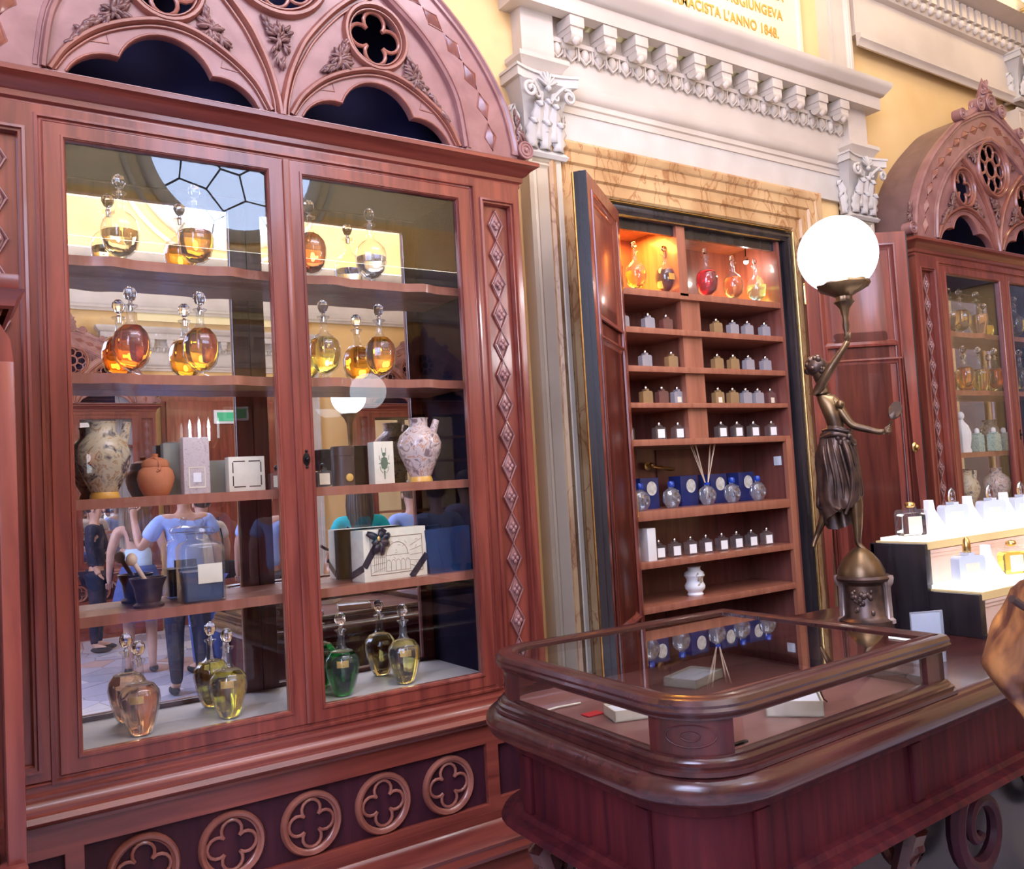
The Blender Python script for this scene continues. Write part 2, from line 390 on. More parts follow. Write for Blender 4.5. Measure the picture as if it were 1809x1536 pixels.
def interp(pts, n=4):
    """smooth curve through the points"""
    out = []; P = [Vector(p) for p in pts]
    for i in range(len(P) - 1):
        p0 = P[i - 1] if i else P[0] * 2 - P[1]; p1, p2 = P[i], P[i + 1]
        p3 = P[i + 2] if i + 2 < len(P) else p2 * 2 - p1
        for k in range(n):
            t = k / n; out.append(tuple(.5 * ((2 * p1) + (p2 - p0) * t + (2 * p0 - 5 * p1 + 4 * p2 - p3) * t * t + (3 * p1 - p0 - 3 * p2 + p3) * t ** 3)))
    out.append(tuple(P[-1])); return out
HALF = [(0, .0), (.006, .004), (.010, .010), (.012, .012)]
BEAD = [(-.010, 0), (-.009, .006), (-.005, .010), (0, .012), (.005, .010), (.009, .006), (.010, 0)]
def bead(w, h): return [(w * x / .010, h * y / .012) for x, y in BEAD]

# ================================================================ the room
YW = 3.0
RX0, RX1, RY0, RZ = -2.4, 7.08, -6.0, 7.7
struct('floor', MB().box(RX0, RX1, RY0, 3.6, -.1, 0), 'floor')
wb = MB(); NX0, NX1, NZ0, NZ1 = 2.45, 3.87, .12, 2.86
wb.box(RX0, NX0, YW, YW + .4, 0, RZ).box(NX1, RX1, YW, YW + .4, 0, RZ).box(NX0, NX1, YW, YW + .4, NZ1, RZ).box(NX0, NX1, YW, YW + .4, 0, NZ0)
struct('wall_back', wb, 'yellow')
ww = MB().box(RX0, RX1, RY0 - .3, RY0, 0, 5.5); struct('wall_front', ww, 'yellow')
struct('wall_front_upper', MB().box(RX0, RX1, RY0 - .3, RY0, 5.5, RZ), 'taupe')
struct('wall_left', MB().box(RX0 - .2, RX0, RY0, 3.4, 0, RZ), 'taupe')
struct('wall_right', MB().box(RX1, RX1 + .2, RY0, 3.4, 0, RZ), 'yellow')
struct('ceiling', MB().box(RX0, RX1, RY0, 3.4, RZ, RZ + .2), 'ceiling')
# round leaded window high in the opposite wall
oc = Vector((3.49, RY0, 6.22)); R_o = 1.10
wf = MB().tube([(oc.x + R_o * 1.06 * math.cos(a), RY0 + .04, oc.z + R_o * 1.06 * math.sin(a)) for a in [2 * PI * i / 64 for i in range(64)]], .09, 10, True)
wf.tube([(oc.x + R_o * 1.28 * math.cos(a), RY0 + .02, oc.z + R_o * 1.28 * math.sin(a)) for a in [2 * PI * i / 64 for i in range(64)]], .035, 10, True)
win = struct('window_1', wf, 'creamw')
gp = MB().prism(circ(oc.x, oc.z, R_o, 64), RY0 + .005, RY0 + .02); gp.build('leaded_glass', 'oculus', win)
ld = MB(); K = 8
for k in range(K):
    a = 2 * PI * k / K + .2; b = a + PI / K; c = a + 2 * PI / K
    def P(r, t): return (oc.x + r * math.cos(t), RY0 + .03, oc.z + r * math.sin(t))
    ld.tube([P(R_o * .30, a), P(R_o * .62, a), P(R_o * .78, b), P(R_o * .62, c)], .014, 6).tube([P(R_o * .78, b), P(R_o, b)], .014, 6)
    ld.tube([P(R_o * .30, a), P(R_o * .30, c)], .014, 6)
ld.build('lead_cames', 'lead', win)
# unseen side window with a glowing pane, added to go with the side light
sw = MB().box(RX0, RX0 + .06, -2.7, -2.6, 1.9, 5.3).box(RX0, RX0 + .06, .2, .3, 1.9, 5.3).box(RX0, RX0 + .06, -2.7, .3, 5.2, 5.3).box(RX0, RX0 + .06, -2.7, .3, 1.9, 2.0).box(RX0, RX0 + .05, -1.25, -1.15, 1.9, 5.3)
sw = struct('added_window_2', sw, 'creamw'); MB().box(RX0 + .005, RX0 + .02, -2.65, .25, 1.95, 5.25).build('glowing_pane', 'oculus', sw)

def box_molding(prof, x0, x1, yb, yf):
    """profile (projection, z) carried round the front of a block"""
    return MB().mold([(x0, yb), (x0, yf), (x1, yf), (x1, yb)], prof, False, 'xy')

def capital(parent, cx, yf, yb, z0, z1, w):
    """corinthian pilaster capital, front face at yf"""
    h = z1 - z0; m = MB()
    m.mold([(cx - w / 2, yb), (cx - w / 2, yf), (cx + w / 2, yf), (cx + w / 2, yb)],
           [(0, z0 - .035), (.012, z0 - .035), (.022, z0 - .02), (.010, z0 - .005), (0, z0 + .01), (.004, z0 + h * .5), (.03, z0 + h * .78), (.045, z1 - .05), (.02, z1 - .045)], False, 'xy')
    # abacus with concave front
    hw = w / 2 + .062; N = 10
    fr = [(-hw + 2 * hw * i / N, yf - .06 + .035 * (1 - (2 * i / N - 1) ** 2)) for i in range(N + 1)]
    m.prismz([(cx + x, y) for x, y in fr] + [(cx + hw, yb), (cx - hw, yb)], z1 - .05, z1 - .012)
    m.prismz([(cx + x * 1.04, y - .008) for x, y in fr] + [(cx + hw * 1.04, yb), (cx - hw * 1.04, yb)], z1 - .012, z1)
    lv = MB()
    def leaf(x, y, zb, hh, ww, out, side=0):
        n = 7; pts = []
        for i in range(n + 1):
            t = i / n; z = zb + hh * (t if t < .85 else .85 + (t - .85) * .2); o = out * (t ** 2.5) + .006
            for s_ in (-1, -.55, 0, .55, 1):
                wd = ww * (math.sin(PI * (.18 + .74 * t)) ** .6) * (1 + .22 * math.cos(t * 22)) / 2
                dx = s_ * wd; dy = -(o + .012 * (1 - s_ * s_) + (.004 if abs(s_) < .1 else 0))
                z2 = z - (.03 if t > .9 else 0)
                if side: pts.append((x - side * dy * 1, y + dx, z2))
                else: pts.append((x + dx, y + dy, z2))
        fs = [(i * 5 + k, i * 5 + k + 1, (i + 1) * 5 + k + 1, (i + 1) * 5 + k) for i in range(n) for k in range(4)]
        lv.add(pts, fs)
    for dx in (-w * .36, 0, w * .36): leaf(cx + dx, yf, z0, h * .42, w * .34, .035)
    for dx in (-w * .22, w * .22): leaf(cx + dx, yf - .004, z0 + h * .1, h * .56, w * .3, .045)
    leaf(cx, yf - .008, z0 + h * .2, h * .5, w * .22, .04)
    for sd in (-1, 1):
        leaf(cx + sd * w / 2, (yf + yb) / 2, z0, h * .42, .05, .03, sd); leaf(cx + sd * w / 2, (yf + yb) / 2, z0 + h * .1, h * .55, .05, .04, sd)
    for sd in (-1, 1):
        # stalk and volute
        pts = [(cx + sd * .012, yf - .02, z0 + h * .35), (cx + sd * .02, yf - .03, z0 + h * .55), (cx + sd * w * .2, yf - .045, z0 + h * .68), (cx + sd * w * .42, yf - .06, z0 + h * .80)]
        cxv, czv = cx + sd * w * .52, z0 + h * .68
        for i in range(22):
            a = PI * .62 - i * .42; r = .034 * (1 - i / 25)
            pts.append((cxv + sd * r * math.cos(a), yf - .06 - .0006 * i, czv + r * math.sin(a)))
        lv.tube(interp(pts, 2), .0085, 7)
        pts = [(cx + sd * .02, yf - .03, z0 + h * .5)]
        for i in range(14):
            a = PI * .9 - i * .45; r = .02 * (1 - i / 18)
            pts.append((cx + sd * (.045 + r * math.cos(a)), yf - .045, z0 + h * .66 + r * math.sin(a)))
        lv.tube(interp(pts, 2), .006, 6)
    # palmette in the middle of the abacus
    for k in range(-3, 4):
        a = PI / 2 + k * .36
        lv.sph((cx + .030 * math.cos(a), yf - .052, z1 - .075 + .042 * math.sin(a)), .03, 8, 6, (.22, .3, 1), Matrix.Rotation(PI / 2 - a, 3, 'Y'))
    lv.sph((cx, yf - .055, z1 - .08), .014, 8, 6)
    rd = random.Random(int(cx * 100))
    m.build('capital_bell', 'creamw', parent); o = lv.build('acanthus_carving', 'creamw', parent)
    sm = o.modifiers.new('th', 'SOLIDIFY'); sm.thickness = .008
    return o

def shaft(m, cx, yf, yb, z0, z1, w):
    h = w / 2
    m.box(cx - h, cx + h, yf + .012, yb, z0, z1)
    e = .022
    m.mold([(cx - h + e + .02, z0 + .05), (cx + h - e - .02, z0 + .05), (cx + h - e - .02, z1 - .03), (cx - h + e + .02, z1 - .03)],
           [(.042, 0), (.042, .012), (.02, .012), (.014, .006), (.004, .010), (-.004, 0)], True).f
    return m
def at_y(m, n0, y):  # shift the vertices added since n0 so that y=0 sits on the plane y
    m.v[n0:] = [(v[0], v[1] + y, v[2]) for v in m.v[n0:]]
def pilaster(name, cx, w, yf, yb, z0, z1, mat='cream'):
    m = MB(); h = w / 2
    m.box(cx - h, cx + h, yf + .012, yb, z0, z1)
    n0 = len(m.v)
    m.mold([(cx - h + .05, z0 + .08), (cx + h - .05, z0 + .08), (cx + h - .05, z1 - .04), (cx - h + .05, z1 - .04)],
           [(.05, -.012), (.05, .0), (.030, .0), (.024, -.006), (.014, -.001), (.004, -.010), (0, -.012)], True)
    at_y(m, n0, yf)
    return struct(name, m, mat)
# pilasters either side of the open wall cupboard
p1 = pilaster('trim_1', 2.215, .172, 2.93, YW, .16, 2.965, 'pilc')
capital(p1, 2.215, 2.93, YW, 3.0, 3.33, .19)
box_molding([(0, 0), (.03, 0), (.03, .12), (.015, .15), (0, .17)], 2.125, 2.305, YW, 2.93).build('pilaster_base', 'cream', p1)
p2 = pilaster('trim_2', 4.45, .20, 2.93, YW, .16, 2.965, 'pilc')
capital(p2, 4.45, 2.93, YW, 3.0, 3.33, .22)
box_molding([(0, 0), (.03, 0), (.03, .12), (.015, .15), (0, .17)], 4.35, 4.55, YW, 2.93).build('pilaster_base', 'cream', p2)

def entablature(name, xa, xb, z, yb, yf, wblk, nmod, s=1.0, mat='cream', flip=1):
    """door-case entablature between two blocks; z = underside of the architrave"""
    e = MB()
    # blocks over the pilasters with a small cap moulding
    for x0, x1 in ((xa, xa + wblk), (xb - wblk, xb)):
        e.box(x0, x1, yf, yb, z + .12, z + .54)
        e.mold([(x0, yb), (x0, yf), (x1, yf), (x1, yb)], [(0, z + .11), (.012, z + .115), (.03, z + .15), (.045, z + .165), (.045, z + .185), (0, z + .19)], False, 'xy')
    yi = yf + .045
    e.box(xa + wblk, xb - wblk, yi, yb, z, z + .42)
    e.box(xa + wblk, xb - wblk, yi, yb, z + .42, z + .54)
    # architrave crown
    e.mold([(xa + wblk, yi), (xb - wblk, yi)], [(0, z), (.006, z), (.006, z + .03), (.014, z + .035), (.014, z + .06), (.024, z + .066), (.034, z + .085), (.036, z + .115), (0, z + .12)], False, 'xy')
    # crown cornice
    cr = [(0, z + .40), (.060, z + .40), (.060, z + .47), (.074, z + .475), (.085, z + .49), (.105, z + .515), (.114, z + .53), (.114, z + .55), (0, z + .56)]
    e.mold([(xa, yb), (xa, yf), (xb, yf), (xb, yb)], cr, False, 'xy')
    o = struct(name, e, mat)
    md = MB(); L = xb - xa - 2 * wblk
    for i in range(nmod):
        x = xa + wblk + L * (i + .5) / nmod
        md.box(x - .040, x + .040, yf - .055, yi, z + .35, z + .40, .004)
        md.box(x - .034, x + .034, yf - .048, yi, z + .325, z + .352)
        md.lathe([(.030, -.032), (.030, .032)], 14, (x, yf - .02, z + .318), rot=Matrix.Rotation(PI / 2, 3, 'Y'))
        md.lathe([(.018, -.034), (.018, .034)], 12, (x, yi - .012, z + .300), rot=Matrix.Rotation(PI / 2, 3, 'Y'))
        md.sph((x, yf - .035, z + .305), .03, 8, 6, (.75, .5, 1.0))
    md.build('modillion_row', mat, o)
    eg = MB(); ne = int(L / .078)
    for i in range(ne):
        x = xa + wblk + L * (i + .5) / ne
        eg.sph((x, yi - .008, z + .278), .030, 10, 8, (.75, .7, 1.05))
        eg.tube([(x - .034, yi - .006, z + .305), (x - .03, yi - .012, z + .265), (x, yi - .012, z + .238), (x + .03, yi - .012, z + .265), (x + .034, yi - .006, z + .305)], .006, 6)
        eg.box(x + .035, x + .043, yi - .02, yi, z + .245, z + .305)
    eg.box(xa + wblk, xb - wblk, yi - .022, yi, z + .305, z + .325)
    eg.build('egg_and_dart_row', mat, o)
    return o
entablature('trim_3', 2.13, 4.55, 3.215, YW, 2.93, .172, 11)
# plain grey-white band under the architrave
struct('trim_4', MB().box(2.30, 4.35, 2.975, YW, 3.07, 3.215), 'creamw')
# marble surround of the cupboard
mp = [(NX0, .12), (NX0, NZ1), (NX1, NZ1), (NX1, .12)]
mm = MB(); n0 = 0
mm.mold(mp, [(0, 0), (0, .02), (.010, .03), (.058, .03), (.066, .042), (.115, .042), (.124, .054), (.168, .056), (.176, .068), (.20, .078), (.213, .068), (.215, 0)], False, 'xz', -1)
at_y(mm, 0, YW)
struct('trim_5', mm, 'marble')
# baseboard
struct('baseboard_back', MB().box(1.95, 2.12, 2.97, YW, 0, .2).box(4.56, 4.62, 2.97, YW, 0, .2)  .box(6.55, RX1, 2.97, YW, 0, .2), 'cream')

# upper storey: panel with inscription, pilasters, long cornice
pl = MB().box(2.55, 4.02, 2.965, YW, 3.70, 4.75)
n0 = len(pl.v); pl.mold([(2.60, 3.70), (3.99, 3.70), (3.99, 4.75), (2.60, 4.75)], [(.02, 0), (.02, .02), (.034, .02), (.04, .032), (.062, .032), (.075, .02), (.085, 0)], True); at_y(pl, n0, 2.98)
plq = struct('trim_6', pl, 'plaque')
def text(body, size, mat, parent, name, y, right=None, cx=None, z=0, ext=.0015, left=None, wid=1):
    cu = bpy.data.curves.new('t', 'FONT'); cu.body = body; cu.size = size; cu.extrude = ext; cu.offset = .0016; cu.space_character = 1.06
    cu.align_x = 'RIGHT' if right is not None else ('CENTER' if cx is not None else 'LEFT')
    o = bpy.data.objects.new('t', cu); C.objects.link(o); dg = bpy.context.evaluated_depsgraph_get(); dg.update()
    me = bpy.data.meshes.new_from_object(o.evaluated_get(dg)); bpy.data.objects.remove(o)
    X = right if right is not None else (cx if cx is not None else left)
    for v in me.vertices: v.co = Vector((X + v.co.x * wid, y - v.co.z, z + v.co.y))
    me.materials.clear(); me.materials.append(M[mat]); o = bpy.data.objects.new(name, me); C.objects.link(o)
    if parent: o.parent = parent
    return o
text("FARMACISTA L'ANNO 1848.", .076, 'gilt_text', plq, 'inscription', 2.962, right=3.87, z=3.905, wid=.86, ext=.001)
text("AGGIUNGEVA", .076, 'gilt_text', plq, 'inscription', 2.962, right=3.91, z=4.015, wid=.86, ext=.001)
text("LA", .076, 'gilt_text', plq, 'inscription', 2.962, right=3.93, z=4.125, wid=.86, ext=.001)
pilaster('trim_7', 4.37, .22, 2.93, YW, 3.70, 5.3)
pilaster('trim_8', 2.215, .172, 2.93, YW, 3.77, 5.3)
# long upper entablature of the room
def long_cornice(name, x0, x1, yb, yf, z, mat='cream', sgn=1):
    e = MB()
    e.box(x0, x1, min(yb, yf), max(yb, yf), z + .06, z + .33)
    d = [(0, z), (.006 * sgn, z), (.02, z + .03), (.024, z + .055), (0, z + .06)]
    pth = [(x0, yf), (x1, yf)] if sgn > 0 else [(x1, yf), (x0, yf)]
    e.mold(pth, [(0, z - .01), (.012, z - .01), (.02, z + .02), (.032, z + .03), (.032, z + .06), (0, z + .07)], False, 'xy')
    e.mold(pth, [(0, z + .32), (.03, z + .33), (.04, z + .36), (.05, z + .37), (.05, z + .50), (.10, z + .52), (.17, z + .53), (.17, z + .60), (.20, z + .63), (.25, z + .70), (.25, z + .72), (0, z + .73)], False, 'xy')
    o = struct(name, e, mat)
    de = MB(); n = int((x1 - x0) / .085)
    for i in range(n):
        x = x0 + (x1 - x0) * (i + .5) / n; y = yf - sgn * .075
        de.box(x - .027, x + .027, min(y, y + sgn * .03), max(y, y + sgn * .03), z + .40, z + .49)
        de.sph((x, yf - sgn * .045, z + .37), .032, 8, 6, (.8, .7, .9))
    de.build('dentil_row', mat, o)
    return o
long_cornice('trim_9', 4.55, RX1, YW, 2.95, 4.03)
long_cornice('trim_10', RX0, 2.1, YW, 2.95, 4.35)
# pilaster in the far right corner
p3 = pilaster('trim_11', 6.42, .2, 2.92, YW, .16, 3.98); capital(p3, 6.42, 2.9, YW, 4.06, 4.36, .2)

# ---- opposite side of the hall, seen in the mirrors
long_cornice('trim_12', RX0, RX1, RY0, RY0 + .05, 4.06, 'creamw', -1)
struct('trim_18', MB().box(RX0, RX1, RY0 + .20, RY0 + .23, 4.79, 4.805), 'cove')
ent = entablature('trim_14', 2.3, 5.0, 3.3, YW, 2.93, .2, 10, mat='creamw')
for o in [ent] + kids(ent):
    pass
ent.rotation_euler = (0, 0, PI); ent.location = (6.9, -3.0, 0)
q1 = pilaster('trim_15', 2.1, .2, 2.93, YW, .1, 3.3, 'creamw'); q1.rotation_euler = (0, 0, PI); q1.location = (4.2, -3.0, 0)
q2 = dup(q1, (6.7, -3.0, 0)); q2.name = 'trim_16'
opp = MB().box(2.55, 4.6, RY0, RY0 + .05, 0, 3.0); n0 = len(opp.v)
opp.box(2.6, 3.5, RY0 + .05, RY0 + .09, .1, 2.9, .01).box(3.6, 4.5, RY0 + .05, RY0 + .09, .1, 2.9, .01)
struct('door_1', opp, 'wood')
struct('trim_13', MB().box(RX1 - .04, RX1, 2.04, 2.24, 0, 2.96).box(RX1 - .05, RX1, .8, 2.3, 2.96, 4.0), 'dwoodv')
pq = MB().box(2.3, 4.6, RY0, RY0 + .04, 3.95, 4.12); pq2 = struct('trim_17', pq, 'plaque')

# ================================================================ gothic display cabinets
OUT = [(.934, 2.86), (.934, 2.90), (.900, 3.04), (.828, 3.178), (.735, 3.30), (.620, 3.41), (.50, 3.505), (.376, 3.594), (.250, 3.655), (.124, 3.706), (0, 3.735)]
INN = [(.706, 2.86), (.702, 2.90), (.680, 3.03), (.630, 3.135), (.545, 3.245), (.44, 3.335), (.305, 3.430), (.19, 3.49), (.074, 3.535), (0, 3.555)]
def full(h): return interp(h, 3)[:-1] + [(0, h[-1][1])] + [(-x, z) for x, z in reversed(interp(h, 3)[:-1])]
outer, inner = full(OUT), full(INN)
SC = .357
def trefoil(cx):
    z0 = 2.842
    p = arc(-.160, 2.806, .137, 165, 81, 8) + arc(0, 2.892, .147, 158.6, 21.4, 14) + arc(.160, 2.806, .137, 99, 15, 8)
    return [(cx + x, z) for x, z in p if z >= z0] + [(cx + .16 + .132, z0), (cx - .16 - .132, z0)]
def quatre(cx, cz, r, n=10, lobes=4, rot=0, k=.62):
    """outline of a foiled figure fitting in radius r"""
    pts = []; d = r * .585 if lobes == 4 else r * k; rr = r - d
    half = math.degrees(math.asin(min(.99, d * math.sin(PI / lobes) / rr))) if d * math.sin(PI / lobes) < rr else 90
    for i in range(lobes):
        a = 90 + rot + 360 * i / lobes; ax, az = d * math.cos(math.radians(a)), d * math.sin(math.radians(a))
        beta = 180 - half if lobes == 4 else 110
        # meeting points of neighbouring lobes
        sp = math.degrees(math.atan2(d * math.sin(PI / lobes), 1e-9))
        q = d * math.cos(PI / lobes); hgt = math.sqrt(max(0, rr * rr - (d * math.sin(PI / lobes)) ** 2))
        rad = q - hgt if False else q + 0
        mx, mz = (q) * math.cos(math.radians(a + 180 / lobes)), (q) * math.sin(math.radians(a + 180 / lobes))
        # intersection nearer the outside
        qq = q + hgt
        ex, ez = qq * math.cos(math.radians(a + 180 / lobes)), qq * math.sin(math.radians(a + 180 / lobes))
        th = math.degrees(math.atan2(ez - az, ex - ax)) - a
        th = (th + 360) % 360
        if th > 180: th = 360 - th
        pts += [(cx + ax + rr * math.cos(math.radians(t)), cz + az + rr * math.sin(math.radians(t))) for t in [a - th + 2 * th * j / n for j in range(n + 1)]]
    return pts
def leaves(m, tri, n, seed, y=-.008, s=.026):
    rd = random.Random(seed); A, B, D = [Vector(t) for t in tri]; c = (A + B + D) / 3
    for i in range(n):
        u, v = rd.random(), rd.random()
        if u + v > 1: u, v = 1 - u, 1 - v
        p = A + (B - A) * u + (D - A) * v
        ang = math.atan2(p.y - c.y, p.x - c.x) + rd.uniform(-.5, .5); l = s * rd.uniform(.6, 1.1)
        m.sph((p.x, y - rd.uniform(0, .008), p.y), l, 7, 5, (1, .45, .36), Matrix.Rotation(-ang, 3, 'Y') @ Matrix.Rotation(rd.uniform(-.5, .5), 3, 'X'))
def cabinet_frame(m, x0, x1, z0, z1, w, y0=-.03, y1=.0, bd=.006):
    pass
def make_cabinet(label, loc):
    t = thing('gothic_display_cabinet', label, 'cabinet', loc, group=None)
    B = .24
    # carcass
    c = MB().box(-.93, -.91, .0, B, .3, 2.86).box(.91, .93, .0, B, .3, 2.86).box(-.91, .91, 0.02, B, 2.72, 2.86)
    MB().box(-.72, -.70, .012, .228, .88, 2.72).box(.70, .72, .012, .228, .88, 2.72).box(-.72, .72, .012, .228, 2.70, 2.72).build('interior_shade_lining', 'lining', t)  # dark sheets added where the inner sides lie in shade
    c.box(-.91, .91, .228, B, .3, 2.70)
    c.build('carcass', 'wood', t)
    MB().box(-.70, .70, .222, .227, .905, 2.70).build('mirror_back', 'mirror', t)
    MB().box(-.70, .70, .012, .222, .88, .905).build('bottom_board', 'creamw', t)
    # base
    b = MB().box(-.93, .93, -.03, B, 0, .29)
    b.mold([(-.93, B), (-.93, 0), (.93, 0), (.93, B)], [(.03, .28), (.055, .285), (.06, .30), (.05, .32), (.055, .335), (.035, .36), (.03, .385), (.012, .40), (.012, .43), (0, .435)], False, 'xy')
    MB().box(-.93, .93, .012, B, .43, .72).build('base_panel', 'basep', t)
    b.build('plinth', 'woodh', t)
    br = plate([[(-.93, .43), (.93, .43), (.93, .75), (-.93, .75)], [(-.655, .455), (-.655, .672), (.655, .672), (.655, .455)], [(-.88, .47), (-.88, .66), (-.70, .66), (-.70, .47)], [(.70, .47), (.70, .66), (.88, .66), (.88, .47)]], .02, .002, -.008)
    br.build('base_panel_frame', 'woodh', t)
    bm_ = MB().mold([(-.93, B), (-.93, 0), (.93, 0), (.93, B)],
        [(.0, .735), (.03, .742), (.035, .752), (.052, .758), (.060, .770), (.052, .784), (.040, .788), (.040, .798), (.030, .806), (.024, .818), (.026, .830), (.014, .836), (.012, .848), (.016, .856), (.004, .866), (0, .866)], False, 'xy')
    bm_.build('base_molding', 'woodh', t)
    for x in (-.5, -.25, 0, .25, .5):
        r = MB(); n0 = 0
        r.mold(circ(x, .557, .088, 36), [(.012, 0), (.012, .012), (.006, .02), (-.002, .018), (-.006, .010), (-.010, .008), (-.010, 0)], True); at_y(r, 0, .012)
        ro = r.build('roundel', 'rib', t)
        qf = MB().tube([(a, .006, b_) for a, b_ in quatre(x, .557, .074)], .0055, 7, True); qf.build('quatrefoil', 'rib', ro)
    # face frame and pilaster strips
    f = plate([[(-.93, .866), (.93, .866), (.93, 2.745), (-.93, 2.745)], [(-.708, .872), (-.708, 2.700), (.708, 2.700), (.708, .872)],
               [(-.895, .90), (-.895, 2.665), (-.762, 2.665), (-.762, .90)], [(.762, .90), (.762, 2.665), (.895, 2.665), (.895, .90)]], .03, .003, -.01)
    f.box(-.90, -.75, .010, .02, .88, 2.68).box(.75, .90, .010, .02, .88, 2.68)
    for x0, x1 in ((-.895, -.762), (.762, .895)):
        n0 = len(f.v); f.mold([(x0, .90), (x1, .90), (x1, 2.665), (x0, 2.665)], [(.012, 0), (.011, .008), (.003, .010), (0, .002), (-.006, .002), (-.008, -.008), (-.010, -.016)], True); at_y(f, n0, -.012)
    n0 = len(f.v); f.mold([(-.708, .872), (.708, .872), (.708, 2.70), (-.708, 2.70)], [(.022, 0), (.020, .007), (.012, .009), (.010, .001), (.003, .003), (0, 0)], True); at_y(f, n0, -.012)
    f.build('face_frame', 'wood', t)
    for sx in (-1, 1):
        d = MB(); 
        for i in range(15):
            z = 2.582 - i * .1152; x = sx * .828; a, h = .029, .0576
            d.tube([(x, .004, z + h), (x + a, .002, z), (x, .004, z - h), (x - a, .002, z)], .0045, 6, True)
            d.add([(x, .006, z + h * .8), (x + a * .8, .006, z), (x, .006, z - h * .8), (x - a * .8, .006, z), (x, -.002, z)], [(0, 1, 4), (1, 2, 4), (2, 3, 4), (3, 0, 4)])
            for dx, dz in ((0, .012), (.010, 0), (0, -.012), (-.010, 0)): d.sph((x + dx, -.002, z + dz), .0095, 8, 6, (.8, .6, 1))
        d.build('diamond_carving', 'carve', t)
    # cornice
    co = MB().mold([(-.93, B), (-.93, 0), (.93, 0), (.93, B)], [(.008, 2.735), (.012, 2.742), (.010, 2.752), (.020, 2.758), (.020, 2.775), (.032, 2.782), (.045, 2.797), (.062, 2.808), (.070, 2.812), (.070, 2.826), (.055, 2.834), (.01, 2.845), (0, 2.85)], False, 'xy')
    co.build('cornice', 'woodh', t)
    # doors
    for x0, x1, n in ((-.705, -.003, -1), (.003, .705, 1)):
        gx0, gx1 = (x0 + .052, x1 - .056) if n < 0 else (x0 + .052, x1 - .053)
        gz0, gz1 = .919, 2.657
        dm = plate([[(x0, .874), (x1, .874), (x1, 2.698), (x0, 2.698)], [(gx0, gz0), (gx0, gz1), (gx1, gz1), (gx1, gz0)]], .026, .002, -.016)
        n0 = len(dm.v); dm.mold([(gx0, gz0), (gx1, gz0), (gx1, gz1), (gx0, gz1)], [(.010, 0), (.008, .006), (.002, .006), (0, 0), (-.004, -.004), (-.004, -.02)], True); at_y(dm, n0, -.016)
        if n > 0: dm.box(-.010, .012, -.026, -.014, .874, 2.698, .003)
        D = dm.build('door', 'wood', t)
        MB().box(gx0 - .003, gx1 + .003, -.002, .001, gz0 - .003, gz1 + .003).build('glass_pane', 'pane', D, 0)
        if n > 0:
            es = MB().lathe([(.0, -.003), (.011, -.002), (.011, .002), (.0, .004)], 14, (.028, -.020, 1.712), 1, 1.9, Matrix.Rotation(PI / 2, 3, 'X'))
            es.sph((.028, -.026, 1.712), .007, 8, 6); es.sph((.028, -.022, 1.738), .005, 8, 6); es.sph((.028, -.022, 1.686), .005, 8, 6)
            es.build('lock_escutcheon', 'iron', D)
    # shelves with scalloped front edge
    for z in (2.325, 1.974, 1.604, 1.267):
        N = 56; fr = []
        for i in range(N + 1):
            x = -.698 + 1.396 * i / N; u = ((x + .70) % .35) / .35
            dip = max(0, math.cos((u - .5) * 2 * PI)) ** 3 if z > 1.9 else .5
            fr.append((x, .042 + .022 * (1 - dip) * (1 if z > 1.9 else .3)))
        MB().prismz(fr + [(.698, .221), (-.698, .221)], z - .014, z + .016).build('shelf', 'niche', t)
    # arched head: barrel, band, tracery
    ba = MB(); n = len(outer)
    vs_ = []
    for y in (.0, .245):
        for k in (0, .02): vs_ += [(x * (1 - k), y, z - k) for x, z in outer]
    fs = []
    for i in range(n - 1): fs += [(i, i + 1, 2 * n + i + 1, 2 * n + i), (n + i, 3 * n + i, 3 * n + i + 1, n + i + 1), (i, n + i, n + i + 1, i + 1), (2 * n + i, 2 * n + i + 1, 3 * n + i + 1, 3 * n + i)]
    ba.add(vs_, fs); ba.build('barrel_side', 'barrel', t)
    holes = [trefoil(-SC), trefoil(SC), circ(-SC, 3.203, .104), circ(SC, 3.203, .104), circ(0, 3.375, .165, 40)]
    tp = plate([inner] + holes, .03, .003, .0); tp.build('tracery_panel', 'carve', t)
    bd = plate([outer + [(-.934, 2.85), (.934, 2.85)], inner + [(-.706, 2.853), (.706, 2.853)]], .03, .003, -.012)
    ol = [(x, z) for x, z in outer]; il = [(x, z) for x, z in inner]
    n0 = len(bd.v); bd.mold(list(reversed(ol)), [(-.004, 0), (-.002, .016), (.010, .022), (.018, .014), (.028, .014), (.032, 0)], False, 'xz', 1); at_y(bd, n0, -.01)
    n0 = len(bd.v); bd.mold(list(reversed(il)), [(-.024, 0), (-.020, .010), (-.010, .012), (-.006, .004), (.002, .018), (.012, .014), (.018, -.01)], False, 'xz', 1); at_y(bd, n0, -.008)
    bd.build('arch_band', 'carve', t)
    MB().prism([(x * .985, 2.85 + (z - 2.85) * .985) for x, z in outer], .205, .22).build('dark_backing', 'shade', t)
    # ribs on the tracery
    rb = MB()
    def rib(pts, w=.010, h=.016, closed=False):
        n0 = len(rb.v); rb.mold(pts, [(-w, 0), (-w * .8, h * .6), (-w * .35, h), (w * .35, h), (w * .8, h * .6), (w, 0)], closed, 'xz'); at_y(rb, n0, 0)
